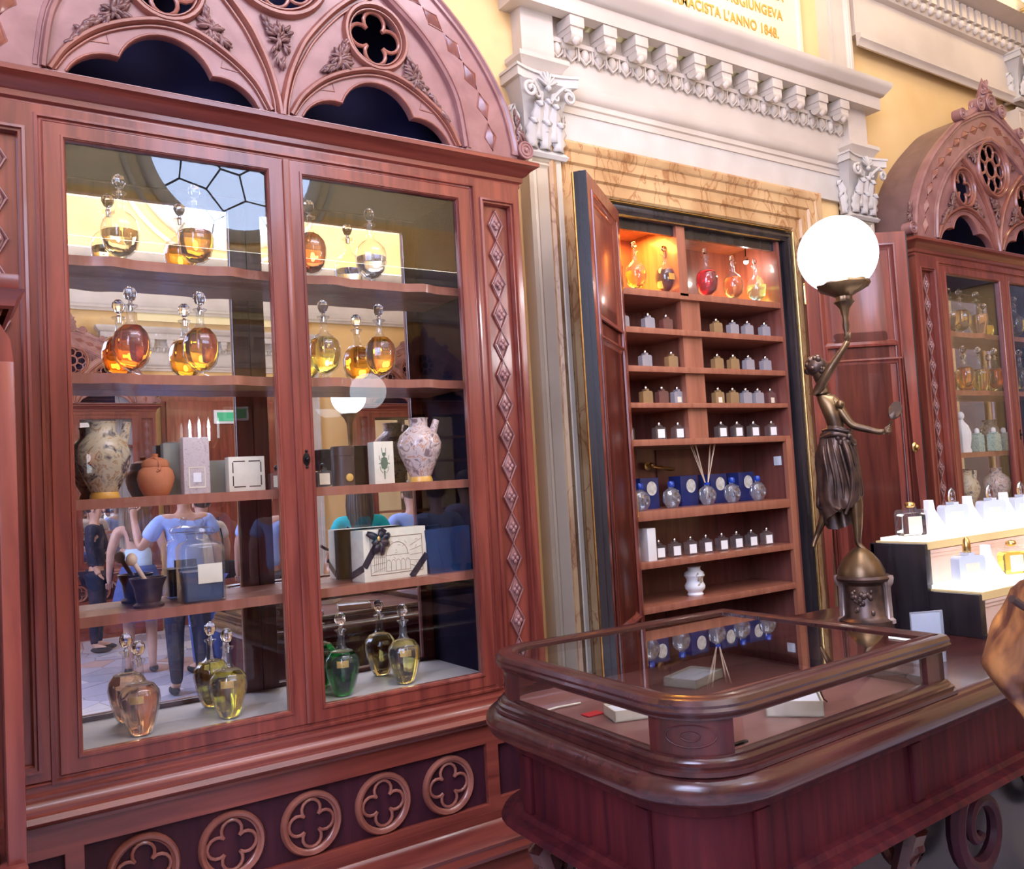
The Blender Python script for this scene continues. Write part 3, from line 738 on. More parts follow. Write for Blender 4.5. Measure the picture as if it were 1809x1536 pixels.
    for s_ in (-1, 1):
        rib([(s_ * x, z) for x, z in interp([(.004, 2.85), (.010, 2.90), (.032, 2.991), (.068, 3.08), (.105, 3.145), (.178, 3.235), (.245, 3.30), (.34, 3.375)], 3)], .013, .024)
        rib([(s_ * x, z) for x, z in interp([(.022, 2.85), (.026, 2.90), (.05, 2.99), (.088, 3.07), (.126, 3.135), (.20, 3.225), (.265, 3.285), (.35, 3.345)], 3)], .006, .014)
        rib([(s_ * SC + x, z) for x, z in interp([(-.325, 2.86), (-.280, 2.935), (-.20, 3.008), (-.10, 3.058), (0, 3.082), (.10, 3.066), (.20, 3.01), (.275, 2.945), (.322, 2.86)], 4)], .012, .02)
        rib([(s_ * SC + x, z) for x, z in interp([(-.312, 2.86), (-.268, 2.925), (-.19, 2.994), (-.09, 3.042), (0, 3.062), (.09, 3.05), (.19, 2.998), (.262, 2.935), (.308, 2.86)], 4)], .005, .012)
        rib(circ(s_ * SC, 3.203, .116), .012, .024, True); rib(circ(s_ * SC, 3.203, .100), .005, .012, True)
        tr = trefoil(s_ * SC)[:-2]; rib(tr, .005, .006)
        rb.tube([(a, .004, b_) for a, b_ in quatre(s_ * SC, 3.203, .096)], .0075, 8, True)
        # sunk eyes between cusps and arch
        for k in (-1, 1):
            rb.tube([(s_ * SC + k * .262, -.002, 2.965), (s_ * SC + k * .175, -.002, 3.015), (s_ * SC + k * .165, -.002, 2.975)], .004, 6, True)
    rib(circ(0, 3.375, .178, 40), .014, .026, True); rib(circ(0, 3.375, .158, 40), .006, .012, True)
    rb.tube([(a, .004, b_) for a, b_ in circ(0, 3.375, .055, 24)], .008, 8, True)
    for k in range(8):
        a = 2 * PI * k / 8; rb.tube([(x, .004, z) for x, z in circ(.105 * math.cos(a), 3.375 + .105 * math.sin(a), .044, 18)], .0065, 7, True)
    rb.build('tracery_ribs', 'rib', t)
    def cluster(tri, nn, seed, **k):
        lf = MB(); leaves(lf, tri, int(nn * 1.7), seed, **k); lf.build('leaf_carving', 'leafc', t)
    for s_ in (-1, 1):
        for k, (tri, nn) in enumerate((([(-.20, 3.035), (-.105, 3.065), (-.115, 3.17)], 34), ([(.105, 3.07), (.23, 3.01), (.12, 3.16)], 38), ([(.23, 3.0), (.29, 2.93), (.20, 3.05)], 16))):
            cluster([(s_ * (SC + x), z) for x, z in tri], nn, k + 5 * (s_ > 0), s=.022)
        cluster([(s_ * .20, 3.38), (s_ * .27, 3.41), (s_ * .16, 3.47)], 20, 41 + s_, s=.02)
    cluster([(-.05, 3.17), (.05, 3.17), (0, 2.98)], 34, 31, s=.018)
    # diamonds on the band
    mid = [((a[0] + b_[0]) / 2, (a[1] + b_[1]) / 2) for a, b_ in zip(interp(OUT, 9), [interp(INN, 10)[i] for i in range(len(interp(OUT, 9)))])]
    acc = 0; last = None; k = 0; st = .118; pz = []
    for i in range(1, len(mid)):
        p, q = Vector(mid[i - 1]), Vector(mid[i]); L = (q - p).length
        while acc + L >= st * (k + .5):
            u = (st * (k + .5) - acc) / L; pz.append((p + (q - p) * u, (q - p).normalized())); k += 1
        acc += L
    for s_ in (-1, 1):
        dd = MB()
        for p, tg in pz:
            nx = Vector((tg.y, -tg.x)); P4 = [p + tg * .052, p + nx * .026, p - tg * .052, p - nx * .026]
            dd.tube([(s_ * q.x, -.014, q.y) for q in P4], .0045, 6, True)
            dd.add([(s_ * q.x, -.013, q.y) for q in P4] + [(s_ * p.x, -.034, p.y)], [(0, 1, 4), (1, 2, 4), (2, 3, 4), (3, 0, 4)])
        dd.build('diamond_carving', 'rib', t)
    # crest and scrolls
    def scroll(x, z, r, y0=-.035, y1=.02):
        cr = MB(); cr.lathe([(r, -y1), (r, -y0)], 20, (x, 0, z), rot=Matrix.Rotation(PI / 2, 3, 'X'))
        for k in (1, .62): cr.tube([(x + a, y0, z + b_) for a, b_ in circ(0, 0, r * k * .93, 20)], r * .13, 6, True)
        cr.sph((x, y0, z), r * .28, 8, 6); cr.build('crest_scroll', 'carve', t)
    for s_ in (-1, 1):
        scroll(s_ * .34, 3.650, .036); scroll(s_ * .125, 3.752, .042); scroll(s_ * .965, 2.885, .034)
        cluster([(s_ * .935, 2.92), (s_ * .975, 2.93), (s_ * .935, 3.06)], 12, 3, s=.024)
        cr = MB(); cr.tube(interp([(s_ * .33, 0, 3.635), (s_ * .24, 0, 3.665), (s_ * .13, 0, 3.73), (s_ * .05, 0, 3.76)], 3), .026, 8); leaves(cr, [(s_ * .10, 3.72), (s_ * .30, 3.64), (s_ * .16, 3.76)], 14, 9, 0, .03)
        cr.build('crest_rail', 'carve', t)
    scroll(0, 3.785, .054)
    cr = MB(); cr.lathe([(.05, 3.80), (.055, 3.84), (.035, 3.89), (.012, 3.94), (.0, 3.965)], 12, (0, .01, 0), 1, .7)
    leaves(cr, [(-.05, 3.82), (.05, 3.82), (0, 3.93)], 22, 12, -.01, .032)
    cr.build('finial', 'carve', t)
    return t
cab1 = make_cabinet('large carved mahogany display cabinet on the left, two glazed doors under a pointed arch', (.999, 2.75, 0))
cab2 = dup(cab1, (5.549, 2.75, 0), 0, 'carved mahogany arched cabinet at the right edge, its crest standing against the yellow wall')
cab3 = dup(cab1, (1.50, -5.75, 0), PI, 'carved arched cabinet across the hall, reflected at the left of the mirror')
cab4 = dup(cab1, (6.10, -5.75, 0), PI, 'carved arched cabinet across the hall, reflected in the right door pane')

# ================================================================ open wall cupboard between the pilasters
cup = thing('wall_cupboard', 'tall open wall cupboard with shelves set in the marble surround', 'cupboard', (3.2, 3.0, .12))
def loc_(m): return m.move((-3.2, -3.0, -.12))
X0, X1, ZB, ZT, YB = 2.56, 3.765, .14, 2.80, 3.33
c = MB().box(X0 - .02, X0, 3.0, YB, ZB, ZT).box(X1, X1 + .02, 3.0, YB, ZB, ZT).box(X0 - .02, X1 + .02, YB, YB + .02, ZB, ZT).box(X0 - .02, X1 + .02, 3.0, YB, ZT, ZT + .02).box(X0 - .02, X1 + .02, 3.0, YB, ZB - .02, ZB)
# raised panels on the back
for x0, x1 in ((2.62, 2.98), (3.11, 3.70)):
    for z0, z1 in ((.30, .95), (1.46, 1.72)): c.box(x0, x1, YB - .008, YB, z0, z1, .003)
loc_(c).build('back_and_sides', 'nicheb', cup)
fr = MB(); 
fp = [(NX0 + .01, .13), (NX0 + .01, 2.845), (3.87, 2.845), (3.87, .13)]
fr.mold(fp, [(0, 0), (0, .016), (-.010, .026), (-.030, .028), (-.044, .018), (-.050, .018), (-.056, .004), (-.056, -.02), (-.10, -.02), (-.10, -.04)], False, 'xz', -1); at_y(fr, 0, YW)
loc_(fr).build('ebonised_frame', 'ebony', cup)
gs = MB().tube([(NX0 + .012, 2.972, .13), (NX0 + .012, 2.972, 2.849), (3.872, 2.972, 2.849), (3.872, 2.972, .13)], .006, 6)
gs.tube([(2.56, 2.985, 2.797), (3.78, 2.985, 2.797)], .004, 6)
loc_(gs).build('brass_beading', 'brass', cup)
mu = MB().box(3.034, 3.092, 3.0, YB, 2.448, ZT, .002).box(3.062, 3.192, 3.03, 3.06, 1.745, 2.448).box(3.09, 3.13, 3.06, YB, 1.745, 2.448)
mu.box(3.722, 3.7649, 2.996, 3.02, ZB, 1.745)
loc_(mu).build('mullion', 'niche', cup)
for z, th in ((2.464, .032), (2.283, .028), (2.102, .028), (1.93, .024), (1.76, .03), (1.432, .045), (1.20, .03), (.999, .03)):
    loc_(MB().box(X0, X1, 3.0, YB, z - th, z, .002)).build('shelf', 'niche', cup)
def led(name, x0, x1, y, z, mat, parent=cup):
    return loc_(MB().box(x0, x1, y - .006, y + .006, z, z + .008)).build(name, mat, parent)
led('light_strip', 2.63, 2.995, 3.30, 2.466, 'ledwarm'); led('light_strip', 3.07, 3.755, 3.30, 2.466, 'ledwarm')
area('cupboard_strip_left', (2.82, 3.20, 2.785), (2.82, 3.2, 2.4), .3, .12, 11.0, (1, .40, .06))
area('cupboard_strip_left_low', (2.93, 3.22, 2.50), (2.98, 3.22, 2.75), .3, .12, 2.2, (1, .45, .06))
area('cupboard_strip_right_low', (3.66, 3.17, 2.50), (3.76, 3.2, 2.62), .16, .16, 2.4, (1, .55, .08))
# small spotlight hanging inside the top right bay
sp = thing('spot_lamp', 'tiny hanging spot lamp above the pale blue decanter in the cupboard', 'lamp', (3.66, 3.12, 2.80))
MB().tube([(0, 0, 0), (0, 0, -.07)], .003, 6).build('cord', 'iron', sp)
MB().lathe([(.004, -.07), (.012, -.08), (.014, -.095)], 12).build('socket', 'chrome', sp); MB().sph((0, 0, -.098), .013, 10, 8).build('bulb', 'bulb', sp)
point('spot_lamp_light', (3.66, 3.115, 2.675), .012, 1.6, (1, .92, .8))
# brass tap, light switch and key escutcheon in the open bay
tp_ = thing('wall_tap', 'brass tap bracket on the cupboard back above the blue boxes', 'tap', (3.03, 3.31, 1.64))
MB().lathe([(.022, 0), (.022, .008), (.008, .012), (.008, .03)], 14, rot=Matrix.Rotation(PI / 2, 3, 'X')).build('rosette', 'brass', tp_)
MB().tube([(0, -.03, 0), (.05, -.045, -.010), (.11, -.05, -.022), (.14, -.05, -.022)], [.008, .010, .010, .006], 8).sph((0, -.035, .004), .014, 8, 6).build('spout', 'brass', tp_)
swt = thing('light_switch', 'square white light switch on the cupboard side, right of the reed diffuser', 'switch', (3.764, 3.09, 1.632), -PI / 2)
MB().box(-.024, .024, -.008, 0, -.024, .024, .003).build('switch_plate', 'sticker', swt); MB().box(-.012, .012, -.011, -.008, -.016, .016, .002).build('rocker', 'whitep', swt)

# door leaves standing open
def leaf(name, label, hx, hy, ex, ey, z0, z1, rails, side, knob=None):
    L = math.hypot(ex - hx, ey - hy); a = math.atan2(ey - hy, ex - hx)
    t = thing(name, label, 'door leaf', (hx, hy, z0), a)
    H = z1 - z0; th = .045; zs = [0] + [r - z0 for r in rails] + [H]
    holes = []
    for i in range(len(zs) - 1):
        p, q = zs[i] + (.09 if i == 0 else .045), zs[i + 1] - (.07 if i == len(zs) - 2 else .045)
        holes.append([(.075, p), (.075, q), (L - .075, q), (L - .075, p)])
    m = plate([[(0, 0), (L, 0), (L, H), (0, H)]] + holes, th, .003, -th / 2)
    m.box(.07, L - .07, -.010, .010, .06, H - .06)
    for h in holes:
        x0, zz0 = h[0]; x1, zz1 = h[2]
        for f_ in (1, -1):
            mm_ = MB(); mm_.mold([(x0, zz0), (x1, zz0), (x1, zz1), (x0, zz1)], [(.014, .0), (.013, .008), (.004, .010), (0, .002), (-.012, -.004), (-.020, -.012)], True)
            mm_.v = [(v[0], (v[1] - th / 2) * f_, v[2]) for v in mm_.v]; m.add(mm_.v, mm_.f)
            m.add([(x0 + .05, f_ * .010, zz0 + .05), (x1 - .05, f_ * .010, zz0 + .05), (x1 - .05, f_ * .010, zz1 - .05), (x0 + .05, f_ * .010, zz1 - .05),
                   (x0 + .065, f_ * .016, zz0 + .065), (x1 - .065, f_ * .016, zz0 + .065), (x1 - .065, f_ * .016, zz1 - .065), (x0 + .065, f_ * .016, zz1 - .065)],
                  [(0, 1, 5, 4), (1, 2, 6, 5), (2, 3, 7, 6), (3, 0, 4, 7), (4, 5, 6, 7)])
    m.build('panelled_leaf', 'wood', t)
    e = MB().box(L, L + .006, -th / 2 - .004, th / 2 + .004, 0, H).box(L - .004, L + .012, -.006, .006, 0, H)
    e.build('closing_edge', 'ebony', t)
    MB().tube([(L + .004, side * (th / 2 + .006), 0), (L + .004, side * (th / 2 + .006), H)], .005, 6).build('brass_strip', 'brass', t)
    for z in (.35, H * .5, H - .3): 
        MB().tube([(-.006, side * -.02, z - .045), (-.006, side * -.02, z + .045)], .007, 8).sph((-.006, side * -.02, z + .052), .009, 8, 6).sph((-.006, side * -.02, z - .052), .009, 8, 6).build('hinge', 'brass', t)
    if knob:
        kb = MB().lathe([(.016, 0), (.018, .003), (.008, .008), (.007, .02)], 14, (L - .04, -th / 2, knob - z0), .7, 1.5, Matrix.Rotation(PI / 2, 3, 'X')).sph((L - .04, -th / 2 - .028, knob - z0), .013, 10, 8, (1, 1, 1.3))
        kb.build('door_knob', 'brass', t)
    return t
leaf('cupboard_door', 'narrow panelled door leaf standing open beside the left pilaster, seen nearly edge-on', 2.60, 2.955, 2.135, 2.605, .14, 2.79, [2.19, .95], -1, None)
leaf('cupboard_door', 'broad panelled mahogany door leaf standing open behind the bronze statue', 3.885, 2.935, 4.325, 2.625, .14, 2.80, [2.17, .90], 1, 1.66)

# ================================================================ decanters
def g_oval():
    return [(0, 0), (.029, 0), (.030, .004), (.012, .011), (.011, .018), (.026, .026), (.046, .046), (.0555, .080), (.0560, .108), (.049, .134), (.032, .154), (.017, .164), (.0125, .175), (.012, .213), (.021, .219), (.022, .223), (.010, .225)]
def g_shoulder():
    return [(0, 0), (.026, 0), (.032, .006), (.042, .030), (.053, .070), (.059, .105), (.056, .128), (.042, .147), (.020, .160), (.0135, .172), (.012, .213), (.020, .220), (.021, .224), (.010, .226)]
def make_decanter(kind, liq, lvl, label, loc, cut=True, stop='cut', s=1, group=None, tint='glass', gilt=False):
    pr = [(r * s, z * s) for r, z in (g_oval() if kind == 'oval' else g_shoulder())]
    t = thing('decanter', label, 'decanter', loc, 0, group)
    fl = dict(flute=.025, nfl=10) if cut else {}
    MB().lathe(pr, 40, **fl).build('bottle', tint, t, 60)
    if liq:
        i0 = 4 if kind == 'oval' else 1; lp = [(.0005, pr[i0][1] + .004)]
        for r, z in pr[i0:-1]:
            if z + .002 < lvl * s and r > .013 * s: lp.append((r * .94, z + .004))
        rt = [r for r, z in pr if z > lvl * s]; zt = lvl * s
        for (r1, z1), (r2, z2) in zip(pr, pr[1:]):
            if z1 <= zt < z2: lp.append(((r1 + (r2 - r1) * (zt - z1) / (z2 - z1)) * .94, zt))
        lp.append((.0005, zt))
        MB().lathe(lp, 40, **fl).build('liquid', LQ[liq], t, 60)
    st = MB().lathe([(.006 * s, .205 * s), (.009 * s, .226 * s), (.0055 * s, .231 * s), (.006 * s, .236 * s)], 14)
    if stop == 'cut': st.lathe([(.001, .234 * s), (.012 * s, .240 * s), (.0195 * s, .256 * s), (.018 * s, .270 * s), (.008 * s, .281 * s), (.001, .283 * s)], 16, flute=.05, nfl=8)
    else: st.sph((0, 0, .252 * s), .017 * s, 14, 10, (1, .6, 1))
    st.build('stopper', 'crystal', t, 30 if stop == 'cut' else 60)
    if gilt: 
        r0 = .0555 * s
        lb = MB(); a0 = math.radians(gilt)
        for zz in range(1):
            pts = [((r0 + .0012) * math.cos(a0 + k * .09), (r0 + .0012) * math.sin(a0 + k * .09)) for k in range(-4, 5)]
            z = .104 * s
            lb.add([(x, y, z) for x, y in pts] + [(x * .985, y * .985, z + .022 * s) for x, y in pts], [(k, k + 1, k + 10, k + 9) for k in range(8)])
        lb.build('etched_label', 'gold', t)
    return t
D_ = [ # x, z, kind, liquid, level, label
 (.514, 2.341, 'oval', 'pale_amber', .100, 'pale amber decanter at the left of the top shelf in the large cabinet'),
 (.740, 2.341, 'oval', 'amber', .125, 'amber decanter beside the pale one on the top shelf, left door of the large cabinet'),
 (1.128, 2.341, 'oval', 'orange', .165, 'orange-red decanter half hidden by the door stile on the top shelf'),
 (1.357, 2.341, 'oval', 'clear', .100, 'colourless cut glass decanter on the top shelf behind the right door'),
 (.536, 1.990, 'oval', 'deep_amber', .160, 'deep amber decanter at the left of the second shelf in the large cabinet'),
 (.744, 1.990, 'oval', 'amber', .158, 'golden brown decanter, right one of the pair on the second shelf behind the left door'),
 (1.163, 1.990, 'oval', 'yellow', .150, 'yellow decanter on the second shelf just right of the centre stile'),
 (1.375, 1.990, 'oval', 'amber', .158, 'dark orange decanter on the second shelf above the white globe reflection'),
 (.525, .905, 'shoulder', 'peach', .150, 'peach-coloured shouldered decanter on the bottom shelf at the far left'),
 (.789, .905, 'shoulder', 'olive', .152, 'olive-yellow shouldered decanter on the bottom shelf behind the left door'),
 (1.174, .905, 'shoulder', 'green', .150, 'dark green decanter with a gilt label on the bottom shelf'),
 (1.410, .905, 'shoulder', 'straw', .158, 'straw-yellow shouldered decanter on the bottom shelf near the right door edge')]
for i, (x, z, k, lq, lv, lb) in enumerate(D_):
    make_decanter(k, lq, lv, lb, (x, 2.872, z), group='decanters in the large cabinet', gilt=(250 if i > 7 else False))
for x, lq, lv, st, lb, sh in ((2.834, 'bright_yellow', .11, 'oval', 'bright yellow decanter with a ball stopper, leftmost on the lit top shelf of the cupboard', 'oval'),
      (3.028, 'plum', .135, 'oval', 'dark plum decanter with a gilt label on the lit top shelf of the cupboard', 'oval'),
      (3.315, 'red', .15, 'ball', 'bright red decanter on the top shelf of the cupboard', 'oval'),
      (3.509, 'honey', .14, 'ball', 'honey-coloured decanter right of the red one on the cupboard top shelf', 'oval'),
      (3.687, 'teal', .11, 'ball', 'pale turquoise decanter under the spot lamp on the cupboard top shelf', 'oval')):
    d = make_decanter(sh, lq, lv, lb, (x, 3.085, 2.464), cut=False, stop='ball', s=.93 if x != 3.315 else 1.0, group='decanters on the lit cupboard shelf')
    if lq == 'plum': MB().box(-.028, .012, -.056, -.053, .07, .10).build('label_plate', 'gold', d)
# decanters in the right-hand cabinet
for x, z, k, lq, lv, lb in ((5.15, 2.341, 'oval', 'pale_amber', .12, 'pale decanter cut by the frame edge on the top shelf of the right cabinet'),
      (5.28, 2.341, 'oval', 'honey', .15, 'honey decanter with a clear stopper on the top shelf of the right cabinet'),
      (5.47, 2.341, 'shoulder', 'peach', .13, 'copper-tinted squat decanter on the top shelf of the right cabinet'),
      (5.93, 2.341, 'oval', 'yellow', .12, 'yellow decanter on the top shelf behind the second door of the right cabinet'),
      (5.27, 1.990, 'oval', 'amber', .15, 'golden decanter on the second shelf of the right cabinet'),
      (5.44, 1.990, 'shoulder', 'olive', .14, 'olive decanter between two taller ones on the second shelf of the right cabinet'),
      (5.63, 1.990, 'oval', 'deep_amber', .15, 'brown decanter at the door stile on the second shelf of the right cabinet'),
      (5.94, 1.990, 'oval', 'straw', .14, 'straw-coloured decanter on the second shelf behind the second door of the right cabinet')):
    make_decanter(k, lq, lv, lb, (x, 2.872, z), group='decanters in the right cabinet')

# ================================================================ small square perfume bottles on the cupboard shelves
def bottle_parts(t, w, d, h, lab=None, capm='chrome', glass='glass', liq=None, capr=.008, caph=.014, laby=None, neck=.008):
    b = MB(); r = w * .15
    prof = [(-w / 2 + .004, 0), (-w / 2, .005), (-w / 2, h - r)] + [(-w / 2 + r - r * math.cos(q * PI / 8), h - r + r * math.sin(q * PI / 8)) for q in (1, 2, 3, 4)] + [(-neck, h + .001), (-neck, h + .010)]
    poly = prof + [(-x, z) for x, z in reversed(prof)]
    b.prism(poly, -d / 2, d / 2); b.build('bottle', glass, t, 30)
    if liq: MB().prism([(x * .90, .005 + z * .80) for x, z in poly if z <= h + .001], -d / 2 + .003, d / 2 - .003).build('liquid', LQ[liq], t, 30)
    MB().lathe([(capr * .7, h + .006), (capr, h + .012), (capr, h + .012 + caph * .4), (capr * .75, h + .012 + caph * .8), (.001, h + .012 + caph)], 12).build('cap', capm, t)
    if lab: MB().box(-lab / 2, lab / 2, -d / 2 - .0012, -d / 2 + .0002, h * .14, h * .14 + lab * 1.05).build('label', laby or 'whitep', t)
    return t
_sb = {}
def small_bottle(x, y, z, label, group, lab=None, liq=None, glass='glass', w=.062, h=.062, capm='chrome', laby=None, rz=0, d=.030, cap=(.008, .014)):
    key = (lab, liq, glass, w, h, capm, laby, d, cap)
    if key not in _sb:
        t = thing('perfume_bottle', label, 'bottle', (x, y, z), rz, group)
        bottle_parts(t, w, d, h, lab, capm, glass, liq, cap[0], cap[1], laby); _sb[key] = t; return t
    return dup(_sb[key], (x, y, z), rz, label, group)
M['frostb'] = pane_mat('frosted_bottle_glass', (.78, .78, .80), 1.5, 1.5, .2, .42, (.62, .60, .66))
M['frostamber'] = pane_mat('frosted_amber_glass', (.80, .62, .36), 1.5, 1.5, .2, .42, (.60, .40, .20))
M['frostrose'] = pane_mat('rose_tinted_glass', (.70, .42, .36), 1.5, 1.5, .2, .30, (.40, .20, .18))
ordn = ['first', 'second', 'third', 'fourth', 'fifth', 'sixth', 'seventh', 'eighth']
R1 = [(2.72, 'frostb', 'pale'), (2.882, 'frostb', 'frosted clear'), (3.00, 'frostrose', 'dark rosy'), (3.347, 'frostamber', 'amber-tinted'), (3.468, 'frostb', 'frosted clear'), (3.579, 'frostb', 'frosted grey'), (3.711, 'frostb', 'smoky clear')]
R2 = [(2.848, 'frostb', 'frosted clear'), (3.018, 'frostamber', 'amber-tinted'), (3.337, 'frostamber', 'pale amber'), (3.453, 'frostamber', 'straw-tinted'), (3.568, 'frostb', 'frosted'), (3.70, 'frostb', 'smoky')]
R3 = [(2.838, 'frostamber', 'straw-tinted'), (2.94, 'frostrose', 'rose-tinted'), (3.041, 'frostb', 'frosted, gilt-labelled'), (3.325, 'frostamber', 'amber, gilt-labelled'), (3.432, 'frostamber', 'straw-coloured'), (3.530, 'frostb', 'frosted'), (3.622, 'frostb', 'smoky frosted'), (3.72, 'frostrose', 'rosy, gilt-labelled')]
for row, z, nmz in ((R1, 2.283, 'the shelf below the decanters'), (R2, 2.102, 'the third cupboard shelf'), (R3, 1.93, 'the fourth cupboard shelf')):
    for i, (x, g, ad) in enumerate(row):
        small_bottle(x, 3.075, z, '%s small bottle, %s from left on %s' % (ad, ordn[i], nmz), 'small bottles on ' + nmz,
                     glass=g, lab=(.026 if 'gilt' in ad else None), laby='creamp', cap=(.0085, .017))
for i, x in enumerate((2.71, 2.912, 3.036, 3.335, 3.452, 3.576, 3.715)):
    small_bottle(x, 3.08, 1.76, 'white-labelled clear bottle, %s from left on the shelf above the reed diffuser' % ordn[i], 'white-labelled bottles above the diffuser', lab=.040, w=.060, h=.060, cap=(.009, .014), d=.034, liq=None, rz=-.12)
for i, x in enumerate((2.856, 2.959, 3.064, 3.169, 3.280, 3.387, 3.496, 3.613)):
    small_bottle(x, 3.075, 1.20, 'white-labelled square bottle, %s of eight in the row below the blue boxes' % ordn[i], 'eight white-labelled bottles in a row', lab=.041, w=.058, h=.064, cap=(.007, .016), d=.036, rz=-.12)
wbx = MB().box(-.026, .026, -.03, .03, 0, .15, .002); tag(wbx.build('carton', 'whitep', None, 40, (2.775, 3.06, 1.20)), 'tall plain white carton at the left end of the row of eight bottles', 'box')

# blue boxes with round crystal bottles
_bb = None
M['seal'] = mottled('silver_printed_seal', (.55, .52, .45), (.80, .78, .72), 60, (1, 1, 1), .4)
for i, (x, rz) in enumerate(((2.90, .06), (3.165, .06), (3.375, .05), (3.585, .05))):
    lb = 'navy blue box with a round pale seal, %s' % ('leftmost of the four in the open bay', 'second of four, left of the reed diffuser', 'third of four, right of the reed diffuser', 'rightmost of the four, below the light switch')[i]
    if _bb is None:
        _bb = thing('gift_box', lb, 'box', (x, 3.20, 1.432), rz, 'navy boxes in the open bay')
        MB().box(-.062, .062, -.04, .04, 0, .150, .002).build('carton', 'navyc', _bb)
        s_ = MB().lathe([(.034, 0), (.034, .0015), (.001, .0018)], 28, (.012, -.0405, .098), rot=Matrix.Rotation(PI / 2, 3, 'X')); s_.build('seal', 'seal', _bb)
    else: dup(_bb, (x, 3.20, 1.432), rz, lb)
M['crys'] = pane_mat('moulded_crystal', (.80, .84, .92), 1.6, 2.2, .04, .12, (.7, .75, .85))
def round_bottle(loc, label, reeds=False):
    t = thing('crystal_bottle', label, 'bottle', loc, 0, 'round crystal bottles in the open bay')
    b = MB().lathe([(.022, 0), (.030, .004), (.048, .030), (.051, .050), (.044, .078), (.026, .092), (.014, .096), (.013, .106)], 32, flute=.05, nfl=12, sy=.62)
    b.build('bottle', 'crys', t)
    MB().tube([(a, -.031, .050 + b_) for a, b_ in circ(0, 0, .021, 24)], .0035, 6, True).tube([(a, -.032, .050 + b_) for a, b_ in circ(0, 0, .014, 20)], .0025, 6, True).build('medallion', 'crystal', t)
    if not reeds: MB().lathe([(.013, .100), (.015, .106), (.014, .124), (.010, .128), (.001, .129)], 14, flute=.1, nfl=7).build('stopper', 'bluecap', t)
    else:
        MB().lathe([(.014, .098), (.015, .110), (.010, .112)], 14).build('collar', 'bluecap', t)
        for k, (dx, dy) in enumerate(((-.075, .02), (-.068, -.01), (-.055, .03), (-.062, 0), (.052, .01), (.060, -.02), (.068, .02), (.072, .0))):
            MB().tube([(-dx * .12, -dy * .1, .03), (dx * .16, 0, .11), (dx, dy, .300 + .004 * (k % 3))], .0021, 6).build('reed', 'reed', t)
    return t
rb0 = round_bottle((2.975, 3.09, 1.432), 'round crystal bottle with a blue stopper, left of the reed diffuser')
round_bottle((3.208, 3.08, 1.432), 'round crystal reed diffuser bottle with pale reeds fanned out', True)
dup(rb0, (3.385, 3.08, 1.432), 0, 'round crystal bottle with a blue stopper just right of the reed diffuser')
dup(rb0, (3.565, 3.07, 1.432), 0, 'round crystal bottle with a blue stopper at the right end of the open bay')
dup(rb0, (2.74, 3.05, 1.432), 0, 'crystal bottle half hidden by the narrow door leaf at the left of the open bay')
# white pharmacy jar
al = thing('pharmacy_jar', 'white glazed pharmacy jar with a painted crest on the lower cupboard shelf', 'jar', (3.10, 3.10, .999))
MB().lathe([(.036, 0), (.040, .008), (.034, .018), (.048, .034), (.050, .050), (.040, .066), (.040, .082), (.050, .098), (.046, .112), (.032, .122), (.030, .134), (.034, .140), (.001, .142)], 30).build('jar_body', 'whitep', al)
cb = MB()
for k in range(14):
    rd = random.Random(k); a = math.radians(-95 + rd.uniform(-34, 34)); cb.sph((.046 * math.cos(a), .046 * math.sin(a), .075 + rd.uniform(-.03, .035)), .006, 6, 4, (1, .5, 1.3))
cb.build('painted_crest', 'brownink', al)

# ================================================================ things on the shelves of the large cabinet
Z3, Z4 = 1.620, 1.283
v1 = thing('majolica_jar', 'bulbous spouted majolica jar painted in blue and brown, left end of the third shelf', 'jar', (.445, 2.865, Z3))
MB().lathe([(.034, 0), (.040, .006), (.036, .018), (.052, .050), (.072, .100), (.076, .130), (.066, .165), (.044, .190), (.036, .200), (.036, .222), (.040, .230), (.030, .231), (.026, .20), (.001, .19)], 36).build('jar_body', 'maj1', v1)
MB().tube([(.050, -.02, .165), (.058, -.022, .19), (.064, -.024, .228)], [.016, .013, .012], 12).build('spout', 'maj1', v1)
MB().lathe([(.041, 0), (.042, .008), (.037, .019)], 30).build('foot', 'majf', v1)
v2 = thing('majolica_jar', 'rose and ochre spouted majolica jar at the right end of the third shelf', 'jar', (1.510, 2.865, Z3))
MB().lathe([(.040, 0), (.042, .006), (.038, .018), (.052, .050), (.076, .105), (.082, .140), (.070, .172), (.044, .194), (.034, .203), (.034, .228), (.038, .234), (.028, .235), (.026, .20), (.001, .19)], 36).build('jar_body', 'maj2', v2)
MB().tube([(.046, -.015, .172), (.058, -.016, .20), (.066, -.018, .226)], [.017, .014, .012], 12).build('spout', 'maj2', v2)
MB().lathe([(.043, 0), (.043, .008), (.039, .019)], 30).build('foot', 'majf', v2)
pt = thing('terracotta_pot', 'small lidded terracotta pot with a cord over its lid on the third shelf', 'pot', (.594, 2.88, Z3))
MB().lathe([(.034, 0), (.038, .004), (.050, .030), (.055, .055), (.050, .078), (.040, .088), (.036, .094)], 30).build('pot_body', 'terra', pt)
MB().lathe([(.040, .090), (.041, .098), (.036, .110), (.018, .118), (.008, .120), (.010, .130), (.001, .132)], 30).build('lid', 'terra', pt)
MB().tube([(-.036, -.012, .100), (-.01, -.020, .121), (0, -.036, .110), (.004, -.048, .088), (.0, -.052, .078), (-.008, -.054, .074)], .0022, 6).sph((0, -.052, .080), .005, 6, 5).build('cord', 'terra', pt)
def boxthing(name, label, loc, w, d, h, mat, rz=0, group=None, cat='box', pname='carton', ch=.0015):
    t = thing(name, label, cat, loc, rz, group); MB().box(-w / 2, w / 2, -d / 2, d / 2, 0, h, ch).build(pname, mat, t); return t
